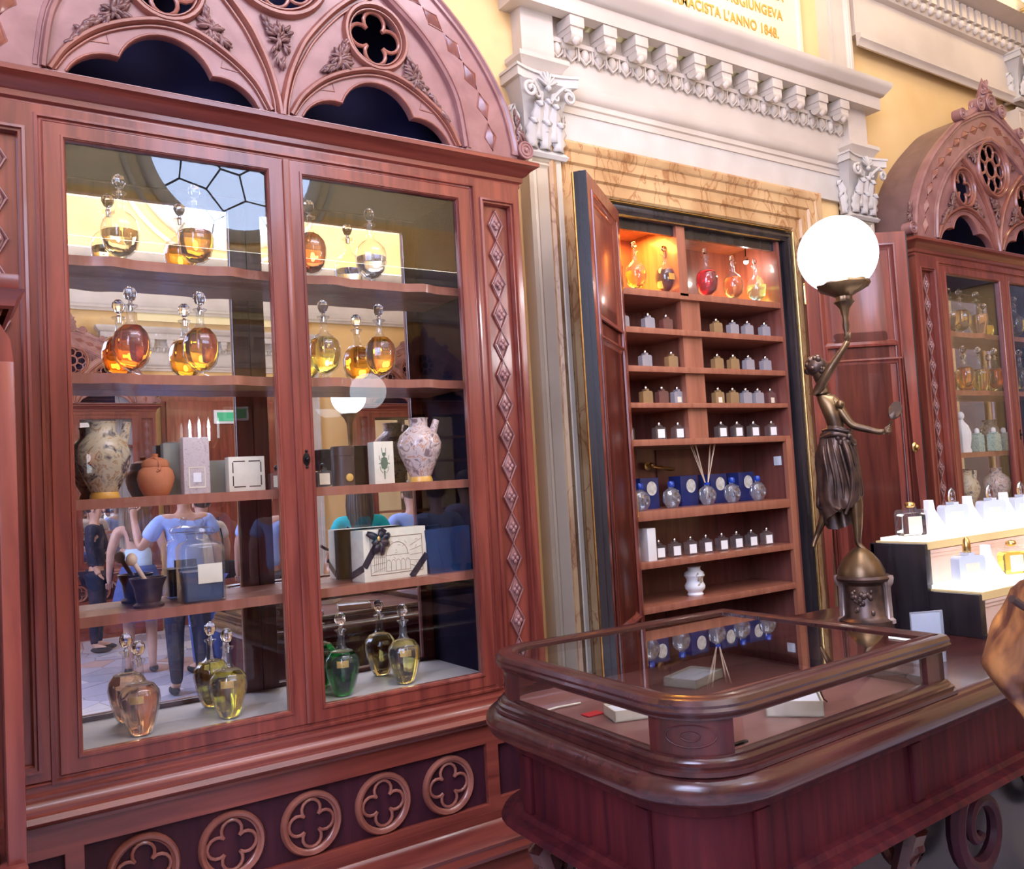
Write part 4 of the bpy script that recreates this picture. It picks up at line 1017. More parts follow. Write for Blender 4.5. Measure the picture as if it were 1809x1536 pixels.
boxthing('carton', 'plain grey-green carton standing behind the terracotta pot', (.648, 2.92, Z3), .050, .04, .165, 'greyc')
tb = boxthing('carton', 'tall slim box with a pale damask print and framed panel on the third shelf', (.708, 2.862, Z3), .080, .045, .178, 'pattern', .03)
fm = MB(); n0 = 0; fm.mold([(-.022, .022), (.022, .022), (.022, .080), (-.022, .080)], [(.004, 0), (.004, .0012), (.001, .0012), (.0, 0)], True); at_y(fm, 0, -.0225)
fm.mold; fm.build('framed_panel', 'creamp', tb); MB().box(-.012, .012, -.0242, -.0222, .036, .066).build('panel_picture', 'whitep', tb)
boxthing('carton', 'plain grey-green carton left of the square ivory box', (.790, 2.925, Z3), .085, .04, .105, 'greyc')
sq = boxthing('carton', 'square ivory box with a dark ruled border on the third shelf', (.866, 2.862, Z3), .118, .04, .112, 'creamp', .03)
bl = MB()
for (x0, x1, z0, z1) in ((-.044, -.006, .013, .0165), (.006, .044, .013, .0165), (-.044, -.006, .095, .0985), (.006, .044, .095, .0985), (-.0475, -.044, .018, .050), (-.0475, -.044, .060, .094), (.044, .0475, .018, .050), (.044, .0475, .060, .094)): bl.box(x0, x1, -.0206, -.0198, z0, z1)
bl.build('ruled_border', 'darkc', sq)
small_bottle(.972, 2.862, Z3, 'small labelled bottle against the centre stile, beside the square ivory box', 'labelled bottles on the third shelf', lab=.036, w=.054, h=.056, laby='creamp', capm='iron', cap=(.009, .014), d=.03)
small_bottle(1.132, 2.862, Z3, 'small glass bottle with a cream label right of the door lock', 'labelled bottles on the third shelf', lab=.037, w=.054, h=.056, laby='creamp', capm='iron', cap=(.009, .014), d=.03)
cy = thing('cylinder_box', 'dark brown cylindrical box with a round gold seal on the third shelf', 'box', (1.212, 2.875, Z3))
MB().lathe([(.040, 0), (.040, .104), (.0415, .105), (.0415, .135), (.038, .138), (.001, .138)], 32).build('tube_body', 'darkc', cy)
MB().lathe([(.014, 0), (.013, .002), (.001, .003)], 20, (.006, -.0405, .028), rot=Matrix.Rotation(PI / 2, 3, 'X')).build('seal', 'gold', cy)
gb = boxthing('carton', 'cream box printed with a green beetle emblem on the third shelf', (1.352, 2.862, Z3), .078, .048, .150, 'creamp', .04)
bt = MB(); Rb = Matrix.Rotation(PI / 2, 3, 'X')
def disc(m, cx, cz, pts, y=-.0246): m.prism([(cx + a, cz + b_) for a, b_ in pts], y - .0006, y)
body = []
for i in range(32):
    a = 2 * PI * i / 32; k = 1.12 if i % 4 == 0 else .92; body.append((.0145 * k * math.cos(a), .024 * k * math.sin(a)))
disc(bt, 0, .073, body); disc(bt, 0, .104, circ(0, 0, .007, 12)); disc(bt, 0, .046, [(-.0015, -.03), (.0015, -.03), (.003, .0), (-.003, 0)])
bt.box(-.022, .022, -.0254, -.0246, .070, .073)
for s_ in (-1, 1):
    for dz, dx in ((.115, .007), (.088, .018), (.05, .016)): bt.tube([(s_ * .006, -.0249, dz - .012), (s_ * dx, -.0249, dz), (s_ * (dx + .001), -.0249, dz + .012)], .0009, 5)
bt.build('beetle_emblem', 'greenink', gb)
# fourth shelf
jr = thing('apothecary_jar', 'big square apothecary jar of clear glass with dark blue contents and a blank cream label', 'jar', (.716, 2.87, Z4))
def rsq(w, d, r, n=5):
    p = []
    for cx, cy, a in ((w / 2 - r, -d / 2 + r, -90), (w / 2 - r, d / 2 - r, 0), (-w / 2 + r, d / 2 - r, 90), (-w / 2 + r, -d / 2 + r, 180)):
        p += [(cx + r * math.cos(math.radians(a + 90 * i / n)), cy + r * math.sin(math.radians(a + 90 * i / n))) for i in range(n + 1)]
    return p
jm = MB()
lay = [(.124, .10, .014, 0), (.130, .106, .016, .004), (.130, .106, .016, .168), (.120, .098, .03, .182), (.086, .086, .043, .190), (.078, .078, .039, .194), (.078, .078, .039, .208), (.088, .088, .044, .212)]
for w_, d_, r_, z in lay: jm.v += [(x, y, z) for x, y in rsq(w_, d_, r_)]
n = 24
jm.f += [tuple(reversed(range(n)))] + [(i * n + k, i * n + (k + 1) % n, (i + 1) * n + (k + 1) % n, (i + 1) * n + k) for i in range(len(lay) - 1) for k in range(n)]
jm.build('jar_body', 'glass', jr, 50)
MB().lathe([(.044, .212), (.046, .218), (.040, .228), (.012, .234), (.009, .240), (.016, .250), (.010, .260), (.001, .262)], 26).build('stopper', 'glass', jr)
cm = MB(); cm.prismz(rsq(.120, .096, .014), .006, .095); cm.build('contents', 'navyf', jr)
MB().box(-.022, .052, -.0555, -.0535, .058, .118, .0006).build('label', 'creamp', jr)
mo = thing('mortar', 'dark bronze mortar with a wooden pestle leaning in it, left of the apothecary jar', 'mortar', (.560, 2.875, Z4))
MB().lathe([(.044, 0), (.046, .008), (.034, .016), (.036, .022), (.042, .060), (.052, .082), (.054, .090), (.048, .090), (.040, .070), (.001, .03)], 30).build('bowl', 'bronzed', mo)
MB().tube([(.020, 0, .035), (-.01, 0, .085), (-.040, 0, .140)], [.010, .007, .008], 10).sph((-.045, 0, .148), .017, 12, 8, (1, 1, 1.2)).build('pestle', 'reed', mo)
gf = thing('gift_box', 'cream gift box printed with an engraved hall view and tied with a black ribbon bow', 'box', (1.372, 2.872, Z4), .12)
W_, H_, D2 = .262, .178, .085
MB().box(-W_ / 2, W_ / 2, -D2 / 2, D2 / 2, 0, H_, .002).build('carton', 'creamp', gf)
en = MB(); fy = -D2 / 2 - .0008
def ln(a, b_, r=.0008): en.tube([(a[0], fy, a[1]), (b_[0], fy, b_[1])], r, 4)
for q in ([(-.105, .022), (.112, .022), (.112, .150), (-.105, .150)],): 
    for i in range(4): ln(q[i], q[(i + 1) % 4], .0013)
for i in range(5): ln((-.10, .03 + .026 * i), (-.045, .045 + .017 * i)); ln((.108, .03 + .026 * i), (.060, .045 + .017 * i))
for i in range(7):
    x = -.09 + .008 * i; ln((x, .03), (x, .10 - .002 * i)); 
for i in range(5): en.tube([(-.040 + .02 * i + a, fy, .062 + b_) for a, b_ in arc(.008, 0, .007, 0, 180, 8)], .0008, 4)
for i in range(6): ln((-.042 + .02 * i, .030), (-.042 + .02 * i, .062))
en.tube([(a, fy, .085 + b_) for a, b_ in arc(.005, 0, .045, 0, 180, 14)], .001, 4); ln((-.045, .085), (.055, .085)); ln((-.045, .030), (.060, .030))
for i in range(26): rd = random.Random(i); x, z = rd.uniform(-.09, .10), rd.uniform(.028, .14); ln((x, z), (x + rd.uniform(-.012, .012), z + rd.uniform(-.004, .010)), .0006)
en.build('engraving', 'brownink', gf)
rbn = MB()
def band(p, q, wd=.012, th=.0016):
    d = (Vector(q) - Vector(p)).normalized(); nrm = Vector((0, -1, 0)) if abs(d.y) < .5 else Vector((-1, 0, 0)); s_ = d.cross(nrm) * wd
    P_ = [Vector(p) + s_, Vector(p) - s_, Vector(q) - s_, Vector(q) + s_]; rbn.add([v + nrm * th for v in P_] + [v for v in P_], [(0, 1, 2, 3), (4, 5, 6, 7), (0, 1, 5, 4), (1, 2, 6, 5), (2, 3, 7, 6), (3, 0, 4, 7)])
fy2 = -D2 / 2 - .001
band((-.131, fy2, .052), (-.070, fy2, .140)); band((.060, fy2, .0), (.131, fy2, .075)); band((-.1315, -.04, .05), (-.1315, .042, .02))
band((-.070, fy2, .140), (-.045, fy2, .179))
rbn.build('ribbon', 'ribbon', gf)
bw = MB()
for ang, l in ((20, .050), (75, .038), (150, .055), (205, .030), (-25, .048), (-75, .055), (-112, .050)):
    a = math.radians(ang); d = Vector((math.cos(a), 0, math.sin(a))); s_ = Vector((-d.z, 0, d.x)); o_ = Vector((-.072, fy2 - .004, .142))
    pts = []; 
    for i in range(6):
        t_ = i / 5; w_ = .003 + .010 * math.sin(PI * min(1, t_ * .75 + .1)); y_ = -.012 * math.sin(PI * t_)
        c_ = o_ + d * l * t_ + Vector((0, y_, 0)); pts += [c_ + s_ * w_, c_ + Vector((0, -.004, 0)), c_ - s_ * w_]
    bw.add(pts, [(i * 3 + k, i * 3 + k + 1, i * 3 + k + 4, i * 3 + k + 3) for i in range(5) for k in (0, 1)])
bw.sph((-.072, fy2 - .008, .142), .009, 10, 8)
o = bw.build('bow', 'ribbon', gf); sd = o.modifiers.new('s', 'SOLIDIFY'); sd.thickness = .0012
MB().sph((-.078, fy2 - .016, .148), .006, 8, 6, (1, .5, 1.4)).build('gold_tag', 'gold', gf)
nv = thing('presentation_folder', 'large navy presentation box standing at a slant at the right end of the fourth shelf', 'box', (1.612, 2.862, Z4))
MB().prism([(-.095, 0), (.078, 0), (.078, .165), (-.110, .160)], -.02, .02).build('case', 'navyf', nv)
MB().tube([(-.070, -.0205, .150), (-.035, -.0205, .004)], .0012, 5).build('fold_line', 'navyc', nv)

# ---- right-hand cabinet: third and fourth shelves
st = thing('figurine', 'white porcelain figurine on the third shelf of the right cabinet', 'figurine', (5.165, 2.865, Z3))
MB().lathe([(.042, 0), (.044, .01), (.038, .03), (.046, .08), (.048, .12), (.036, .16), (.018, .185), (.012, .20)], 24, flute=.12, nfl=5).sph((0, 0, .222), .022, 14, 10, (1, 1, 1.2)).build('robed_figure', 'whitep', st)
M['mint'] = majolica('mint_printed_label', (.38, .52, .44), (.20, .32, .28), (.45, .6, .5), 40)
for i, (x, lb) in enumerate(((5.325, 'mint green bottle, leftmost of three on the third shelf of the right cabinet'), (5.40, 'mint green square bottle beside the dark two-handled urn'), (5.635, 'mint green square bottle at the door stile of the right cabinet'))):
    small_bottle(x, 2.86 if i != 1 else 2.80, Z3, lb, 'mint green bottles in the right cabinet', glass='mint', w=.068, h=.105, capm='whitep', cap=(.015, .03), d=.05)
M['dkmaj'] = majolica('dark_glazed_majolica', (.15, .12, .10), (.05, .045, .04), (.30, .22, .15), 20)
ur = thing('urn', 'dark mottled two-handled urn on the third shelf of the right cabinet', 'urn', (5.50, 2.875, Z3))
MB().lathe([(.036, 0), (.040, .01), (.030, .02), (.056, .07), (.064, .11), (.052, .150), (.032, .165), (.036, .190), (.040, .195), (.001, .19)], 30).build('urn_body', 'dkmaj', ur)
for s_ in (-1, 1): MB().tube([(s_ * .034, 0, .185), (s_ * .066, 0, .18), (s_ * .070, 0, .150), (s_ * .052, 0, .130)], .007, 8).build('handle', 'dkmaj', ur)
v3 = dup(v2, (5.515, 2.865, Z4 - .0), PI * .2, 'brown and cream majolica jar on the fourth shelf of the right cabinet')
v4 = dup(v1, (5.165, 2.865, Z4), 0, 'spouted majolica jar at the left of the fourth shelf of the right cabinet')

# ================================================================ long counter
CZ = 1.003
def rrect(x0, x1, y0, y1, r, n=8, rr=None):
    """rounded at the two left corners (r) and at the right ones (rr)"""
    rr = rr or .004; p = []
    for cx, cy, a, q in ((x1 - rr, y0 + rr, -90, rr), (x1 - rr, y1 - rr, 0, rr), (x0 + r, y1 - r, 90, r), (x0 + r, y0 + r, 180, r)):
        m = n if q > .01 else 1
        p += [(cx + q * math.cos(math.radians(a + 90 * i / m)), cy + q * math.sin(math.radians(a + 90 * i / m))) for i in range(m + 1)]
    return p
ct = thing('shop_counter', 'dark walnut shop counter with a rounded corner and thick bullnose top, right foreground', 'counter', (0, 0, 0))
cp = rrect(1.225, 4.6, 1.235, 2.11, .19)
top = MB(); top.prismz(cp, CZ - .055, CZ)
top.mold(cp, [(-.002, CZ - .068), (.008, CZ - .068), (.028, CZ - .062), (.040, CZ - .050), (.046, CZ - .032), (.041, CZ - .014), (.026, CZ - .002), (.0, CZ)], True, 'xy')
top.build('bullnose_top', 'dwood', ct)
MB().box(2.45, 4.6, 2.05, 2.36, 0, CZ, .01).build('rear_extension', 'dwood', ct)
bp = rrect(1.255, 4.55, 1.27, 2.07, .17)
SZ = .03; SZ0 = .79 - SZ
bd = MB(); bd.prismz(bp, .77 - SZ, CZ - .06)
bd.mold(bp, [(0, CZ - .105), (.012, CZ - .10), (.018, CZ - .085), (.018, CZ - .070), (0, CZ - .07)], True, 'xy')
bd.mold(bp, [(0, .74 - SZ), (.040, .742 - SZ), (.056, .755 - SZ), (.048, .768 - SZ), (.022, .774 - SZ), (.014, .786 - SZ), (0, .79 - SZ)], True, 'xy')
bd.build('frieze_body', 'frieze', ct)
for x0, x1 in ((1.41, 1.455), (2.0, 2.045), (2.9, 2.945)): MB().box(x0, x1, 1.258, 1.272, SZ0, .90, .003).build('stile_strip', 'frieze', ct)
for y0, y1 in ((1.42, 1.46), (1.88, 1.92)): MB().box(1.243, 1.256, y0, y1, SZ0, .90, .003).build('stile_strip', 'frieze', ct)
lw = MB(); lw.prismz(rrect(1.45, 4.4, 1.50, 2.0, .08),   .10, .71); lw.prismz(rrect(1.30, 4.5, 1.34, 2.07, .1), 0, .10)
lw.build('recessed_plinth', 'ebony', ct)
for x, y, rz in ((1.33, 1.36, PI * .25), (2.10, 1.36, 0), (2.90, 1.36, 0), (1.32, 1.93, -PI / 2)):
    s_ = MB(); pts = []
    for i in range(26):
        a = -.4 + i * .36; r = .085 * (1 - i / 30); pts.append((0, -.02 - r * math.cos(a) * .7 + .05, .60 + r * math.sin(a)))
    s_.tube([(0, .10, .68)] + pts, .022, 8); s_.tube([(0, .06, .69), (0, -.02, .64), (0, .04, .48), (0, -.01, .30), (0, .03, .12)], [.034, .04, .028, .024, .036], 8)
    m_ = Matrix.Translation((x, y, 0)) @ Matrix.Rotation(rz, 4, 'Z'); s_.xf(m_); s_.build('scroll_bracket', 'dwood', ct)
# low side scrolls in the recess on the right
for cx in (2.42, 3.05):
    sc = MB()
    for sg in (1,):
        pts = [];
        for i in range(34):
            a = PI * .5 + sg * i * .3; r = .15 * (1 - i / 40); pts.append((cx + sg * .12 + r * math.cos(a), 1.40, .52 + r * math.sin(a)))
        sc.tube(pts, [.032 * (1 - i / 60) for i in range(34)], 8)
    sc.build('carved_scroll', 'basep', ct)

# ---------------- glazed counter-top vitrine
vt = thing('glass_vitrine', 'low glazed counter-top vitrine with rounded wooden corners', 'display case', (0, 0, 0), .0)
x0, x1, y0, y1 = 1.228, 2.155, 1.235, 2.078
op, ip = rrect(x0, x1, y0, y1, .15, 9), rrect(x0 + .045, x1 - .045, y0 + .045, y1 - .045, .11, 9)
def ring(m, o, i, z0, z1):
    n = len(o); m.add([(x, y, z) for z in (z0, z1) for p in (o, i) for x, y in p],
        [q for k in range(n) for q in ((k, (k + 1) % n, n + (k + 1) % n, n + k), (2 * n + k, 3 * n + k, 3 * n + (k + 1) % n, 2 * n + (k + 1) % n), (k, 2 * n + k, 2 * n + (k + 1) % n, (k + 1) % n), (n + k, n + (k + 1) % n, 3 * n + (k + 1) % n, 3 * n + k))])
rm = MB(); ring(rm, op, ip, 1.115, 1.146)
rm.mold(op, [(0, 1.108), (.004, 1.108), (.006, 1.114), (.012, 1.118), (.016, 1.126), (.012, 1.132), (.014, 1.138), (.008, 1.147), (-.004, 1.150), (-.012, 1.1485), (-.018, 1.1515), (-.030, 1.150), (-.036, 1.1465), (-.045, 1.146)], True, 'xy')
rm.build('top_rim', 'dwood', vt)
wall_o, wall_i = rrect(x0 + .006, x1 - .006, y0 + .006, y1 - .006, .114, 9), rrect(x0 + .026, x1 - .026, y0 + .026, y1 - .026, .096, 9)
bs = MB(); ring(bs, rrect(x0 - .0, x1, y0, y1, .15, 9), rrect(x0 + .03, x1 - .03, y0 + .03, y1 - .03, .12, 9), CZ, 1.034)
bs.mold(op, [(0, CZ), (.022, CZ), (.022, CZ + .009), (.014, CZ + .012), (.016, CZ + .018), (.008, CZ + .022), (.006, CZ + .027), (.0, CZ + .032), (-.02, CZ + .033)], True, 'xy')
bs.build('base_molding', 'dwood', vt)
# solid corner posts (curved at the left)
def curved(cx, cy, r0, r1, a0, a1, z0, z1, n=10):
    o = [(cx + r1 * math.cos(math.radians(a0 + (a1 - a0) * i / n)), cy + r1 * math.sin(math.radians(a0 + (a1 - a0) * i / n))) for i in range(n + 1)]
    i_ = [(cx + r0 * math.cos(math.radians(a0 + (a1 - a0) * i / n)), cy + r0 * math.sin(math.radians(a0 + (a1 - a0) * i / n))) for i in range(n, -1, -1)]
    return MB().prismz(o + i_, z0, z1)
for cx, cy, a0 in ((x0 + .15, y0 + .15, 180), (x0 + .15, y1 - .15, 90)):
    m = curved(cx, cy, .122, .144, a0, a0 + (76 if a0 == 180 else 90), 1.030, 1.116); 
    am = math.radians(a0 + (39 if a0 == 180 else 45)); q = []
    for i in range(21):
        t_ = 2 * PI * i / 20; u, z = .055 * math.cos(t_), .022 * math.sin(t_); aa = am + u / .144; q.append((cx + .1445 * math.cos(aa), cy + .1445 * math.sin(aa), 1.074 + z))
    m.tube(q[:-1], .0018, 5, True); q = [(cx + .145 * math.cos(am + .020 * math.cos(t) / .144), cy + .145 * math.sin(am + .020 * math.cos(t) / .144), 1.074 + .009 * math.sin(t)) for t in [2 * PI * i / 16 for i in range(16)]]
    m.tube(q, .0015, 5, True)
    m.build('corner_post', 'dwoodv', vt)
for cx, cy in ((x1 - .055, y0 + .006), (x1 - .055, y1 - .028)): MB().box(cx - .03, cx + .049, cy, cy + .022, 1.032, 1.116).box(cx + .027, cx + .049, cy - (.0 if cy < 1.6 else .06), cy + (.06 if cy < 1.6 else .022), 1.032, 1.116).build('corner_post', 'dwoodv', vt)
gl = MB().box(x0 + .15, x1 - .08, y0 + .014, y0 + .017, 1.032, 1.116); gl.build('front_glass', 'pane', vt, 0)
MB().box(x0 + .014, x0 + .017, y0 + .15, y1 - .15, 1.032, 1.116).build('side_glass', 'pane', vt, 0)
MB().box(x0 + .15, x1 - .08, y1 - .017, y1 - .014, 1.032, 1.116).build('rear_glass', 'pane', vt, 0)
MB().box(x1 - .017, x1 - .014, y0 + .07, y1 - .07, 1.032, 1.116).build('end_glass', 'pane', vt, 0)
MB().prismz(rrect(x0 + .043, x1 - .043, y0 + .043, y1 - .043, .11), 1.138, 1.1415).build('top_glass', 'pane2', vt, 0)
M['violet'] = mottled('rose_wood_veneer', (.20, .085, .075), (.30, .14, .12), 4, (.3, 3, 3), .3)
MB().prismz(rrect(x0 + .025, x1 - .025, y0 + .025, y1 - .025, .12), CZ + .001, CZ + .012).build('display_floor', 'violet', vt)
ZF = CZ + .013
def soap(loc, label, w, d, h, rz, ribbon=True):
    t = thing('soap_box', label, 'box', loc, rz, 'open boxes inside the vitrine')
    b = MB().box(-w / 2, w / 2, -d / 2, d / 2, 0, .003); 
    for a in ((-w / 2, -w / 2 + .003, -d / 2, d / 2), (w / 2 - .003, w / 2, -d / 2, d / 2), (-w / 2, w / 2, -d / 2, -d / 2 + .003), (-w / 2, w / 2, d / 2 - .003, d / 2)): b.box(*a, 0, h)
    b.build('tray', 'creamp', t); MB().box(-w / 2 + .006, w / 2 - .006, -d / 2 + .006, d / 2 - .006, .003, h - .004, .003).build('wrapped_contents', 'sticker', t)
    if ribbon:
        MB().tube([(w * .1, -d / 2 - .002, h * .2), (w * .08, -d / 2 - .006, h * .9), (w * .12, -d * .3, h + .01), (w * .06, -d * .1, h + .004), (w * .3, d * .2, h + .012), (w * .45, d * .4, h + .002)], .002, 6).tube([(w * .1, -d / 2 - .004, h * .9), (w * .2, -d / 2 - .012, h * .3), (w * .25, -d / 2 - .02, .002)], .002, 6).build('cord', 'darkc', t)
    return t
soap((1.74, 1.44, ZF), 'open cream box tied with a dark cord, front right inside the vitrine', .175, .13, .036, .75)
soap((1.42, 1.66, ZF), 'low cream box near the front left post inside the vitrine', .12, .08, .026, -.35, False)
soap((1.77, 1.80, ZF), 'open cream box at the rear of the vitrine', .16, .10, .024, .3, False)
rt = MB().box(-.025, .025, -.016, .016, 0, .003, .001); tag(rt.build('swing_tag', 'redt', None, 40, (1.36, 1.74, ZF)), 'small red tag lying beside the left cream box in the vitrine', 'tag')['category'] = 'tag'
stc = MB().tube([(-.07, 0, .003), (.0, .005, .004), (.07, 0, .003)], .0028, 6); tag(stc.build('paper_spill', 'creamp', None, 40, (1.33, 1.84, ZF)), 'thin cream paper stick lying at the rear left in the vitrine', 'stick')
stc2 = MB().box(-.05, .05, -.006, .006, 0, .006, .001).xf(Matrix.Rotation(.5, 4, 'Z')); tag(stc2.build('wooden_spatula', 'tan', None, 40, (1.93, 1.60, ZF)), 'small pale wooden spatula behind the corded box in the vitrine', 'spatula')
st3 = MB().box(-.022, .022, -.005, .005, 0, .005, .001); tag(st3.build('dark_clip', 'iron', None, 40, (1.43, 1.33, ZF)), 'small dark metal clip near the front glass of the vitrine', 'clip')

# skew the counter and vitrine slightly to fit their image coordinates
def warp(o, back):
    for v in o.data.vertices:
        x, y = v.co.x, v.co.y; t_ = max(0, min(1.1, (y - 1.235) / .85)); s_ = (x - 1.22) / .93; sb = max(0, min(s_, 1))
        v.co.y += (1 - t_) * .05 * s_ - (t_ * .045 * sb if back else 0); v.co.x += (-.014 + .036 * t_) * (1 - sb)
for o in kids(vt): warp(o, True)
for o in kids(ct): warp(o, False)

# ---------------- acrylic sign holder
sh = thing('sign_holder', 'clear acrylic sign holder with a blank white sheet beside the right end of the vitrine', 'sign holder', (2.43, 1.50, CZ), -.5)
M['acry'] = pane_mat('clear_acrylic', (.92, .94, .97), 1.49, 1.6, 0, .25, (.75, .8, .9))
MB().box(-.05, .05, -.003, .003, .0, .150, .001).build('acrylic_panel', 'acry', sh); MB().box(-.05, .05, .0, .06, 0, .003).build('foot', 'acry', sh); MB().box(-.044, .044, .0035, .005, .01, .143).build('paper_sheet', 'whitep', sh)

# ================================================================ stepped display on the counter
sd_ = thing('stepped_display', 'black stepped display stand with brightly backlit white shelves on the counter', 'display stand', (2.85, 1.745, CZ))
def rel(m): return m.move((-2.85, -1.745, -CZ))
XE = 4.35
rel(MB().box(2.85, 2.885, 1.745, 1.955, CZ, 1.305, .004).box(2.85, 2.885, 1.57, 1.745, CZ, 1.145, .004).box(2.85, 2.885, 1.44, 1.57, CZ, CZ + .012).box(2.85, XE, 1.94, 1.955, CZ, 1.30)).build('end_panel', 'ebony', sd_)
rel(MB().box(2.886, XE, 1.752, 1.77, 1.15, 1.292).box(2.886, XE, 1.577, 1.595, CZ, 1.135)).build('riser_board', 'peach', sd_)
mo_ = MB()
for yy, zz in ((1.752, 1.27), (1.577, 1.112)): mo_.box(2.886, XE, yy - .008, yy, zz, zz + .012, .002).box(2.886, XE, yy - .004, yy, zz - .012, zz)
rel(mo_).build('riser_molding', 'peach', sd_)
for yy, zz in ((1.742, 1.305), (1.567, 1.145)):
    rel(MB().box(2.868, XE, yy, yy + .20 - (.02 if zz < 1.2 else 0), zz - .020, zz + .006)).build('shelf_lip', 'ply', sd_)
    rel(MB().box(2.875, XE, yy + .006, yy + .185, zz + .004, zz + .018, .001)).build('lit_shelf', 'lightpanel', sd_)
    area('display_shelf_light', (3.5, yy + .09, zz + .02), (3.5, yy + .09, 3), 1.3, .14, .35, (1, .97, .92))
for k, (x, zz, yy, lb) in enumerate(((2.935, 1.323, 1.84, 'clear flask with a gilt cap at the left end of the top lit shelf'), (3.26, 1.323, 1.84, 'milky flask with a tall clear spray cap, second on the top lit shelf'), (3.53, 1.323, 1.84, 'milky flask with a spray cap, third on the top lit shelf'), (3.72, 1.323, 1.84, 'milky flask at the right end of the top lit shelf, cut by the frame'),
      (2.962, 1.163, 1.66, 'milky flask with a brown spray cap at the left of the lower lit shelf'), (3.255, 1.163, 1.66, 'flask of orange liquid with a white label on the lower lit shelf'))):
    tall = k not in (0, 5)
    t = thing('cologne_flask', lb, 'bottle', (x - (.05 if k in (1, 2) else 0) * 1, yy, zz), -.35, 'flasks on the lit display')
    M.setdefault('milk', pane_mat('milky_glass', (.85, .9, 1), 1.5, 1.5, .1, .75, (.70, .76, .88)))
    bottle_parts(t, .105, .042, .098, .056, ('brass' if not tall else ('crystal' if k != 4 else 'brass')), 'glass' if not tall else 'milk', 'bright_yellow' if k == 5 else ('clear' if k == 0 else None), .014 if tall else .018, .052 if tall else .016, 'creamp', .011)
for k, (x, zz, yy, lb) in enumerate(((3.075, 1.323, 1.83, 'white folded tent card between the first two flasks on the top shelf'), (3.335, 1.323, 1.83, 'white folded tent card behind the second flask on the top shelf'), (3.60, 1.323, 1.83, 'white folded tent card at the right of the top lit shelf'), (3.10, 1.163, 1.65, 'white folded tent card on the lower lit shelf before the orange flask'))):
    t = thing('tent_card', lb, 'card', (x, yy, zz), -.2, 'white tent cards on the lit display')
    MB().prism([(-.045, 0), (.062, 0), (.03, .03), (-.012, .088), (-.018, .124), (-.040, .124)], -.012, .012).build('folded_card', 'frost', t)

# ================================================================ bronze statue lamp
sl = thing('statue_lamp', 'bronze lamp of a draped woman on tiptoe holding up a glowing white globe', 'lamp', (2.661, 1.845, 1.0545), math.atan2(-.8218, .5698))
sl.scale = (.887, .887, .887)
pb = MB()
pb.lathe([(.104, -.058), (.104, -.03), (.098, -.02), (.098, .012), (.084, .020), (.076, .030), (.072, .145), (.080, .155), (.096, .162), (.100, .172), (.094, .182), (.001, .184)], 40, (-.015, 0, 0))
pb.build('pedestal_drum', 'bronzed', sl)
for a in (6, 96, 186):
    ca, sa = math.cos(math.radians(a - 18)), math.sin(math.radians(a - 18)); c0 = (-.015 + .082 * ca, .082 * sa, 0)
    cl = MB().lathe([(.022, .0), (.022, .014), (.014, .022), (.013, .135), (.017, .142), (.022, .150), (.025, .170), (.023, .180), (.001, .181)], 24, c0, flute=.09, nfl=10)
    cl.build('fluted_column', 'palebr', sl)
rel_ = MB()
for i in range(22):
    rd = random.Random(i); a = math.radians(-100 + rd.uniform(-32, 32)); rel_.sph((-.015 + .074 * math.cos(a), .074 * math.sin(a), rd.uniform(.045, .13)), rd.uniform(.006, .011), 7, 5, (1, .6, 1.3))
rel_.build('relief_ornament', 'bronzed', sl)
MB().lathe([(.088, .182), (.086, .20), (.070, .235), (.045, .265), (.022, .285), (.001, .292)], 32, (-.02, 0, 0)).build('rock_dome', 'bronze', sl)
bs_ = lambda u, z, r, y=0: ((u, y, z), r)
J = {'pel': bs_(-.075, .695, (.056, .046)), 'wst': bs_(-.062, .748, (.044, .036)), 'rib': bs_(-.078, .805, (.054, .044)), 'cst': bs_(-.098, .850, (.052, .042)), 'nk0': bs_(-.108, .890, (.032, .026)), 'nk1': bs_(-.110, .925, .019), 'hd0': bs_(-.112, .955, (.029, .031)), 'hd1': bs_(-.114, .990, (.036, .038)), 'hd2': bs_(-.120, 1.020, .022),
     'sA': bs_(-.136, .893, .025, -.008), 'eA': bs_(-.074, .985, .018, -.035), 'wA': bs_(-.018, 1.062, .0125, -.02), 'hA': bs_(-.003, 1.088, .014, -.010),
     'sB': bs_(-.068, .868, .024, .0), 'uB': bs_(-.045, .81, .021, -.012), 'eB': bs_(-.012, .757, .017, -.02), 'wB': bs_(.085, .724, .012, -.03), 'hB': bs_(.106, .727, .0135, -.03),
     'hL': bs_(-.048, .665, .032), 'kL': bs_(-.018, .450, .026, -.012), 'cL': bs_(-.020, .390, .022), 'aL': bs_(-.024, .300, .012), 'tL': bs_(.010, .262, .011, -.012), 'tL2': bs_(.030, .250, .007, -.018),
     'hR': bs_(-.100, .660, .032), 'kR': bs_(-.118, .470, .025, .0), 'cR': bs_(-.140, .410, .020, .02), 'aR': bs_(-.172, .338, .011, .03), 'tR': bs_(-.186, .305, .010, .02), 'tR2': bs_(-.190, .288, .006, .012)}
Eg = [('pel', 'wst'), ('wst', 'rib'), ('rib', 'cst'), ('cst', 'nk0'), ('nk0', 'nk1'), ('nk1', 'hd0'), ('hd0', 'hd1'), ('hd1', 'hd2'), ('cst', 'sA'), ('sA', 'eA'), ('eA', 'wA'), ('wA', 'hA'), ('cst', 'sB'), ('sB', 'uB'), ('uB', 'eB'), ('eB', 'wB'), ('wB', 'hB'), ('pel', 'hL'), ('hL', 'kL'), ('kL', 'cL'), ('cL', 'aL'), ('aL', 'tL'), ('tL', 'tL2'), ('pel', 'hR'), ('hR', 'kR'), ('kR', 'cR'), ('cR', 'aR'), ('aR', 'tR'), ('tR', 'tR2')]
fig = skin(J, Eg, 'pel', 2)
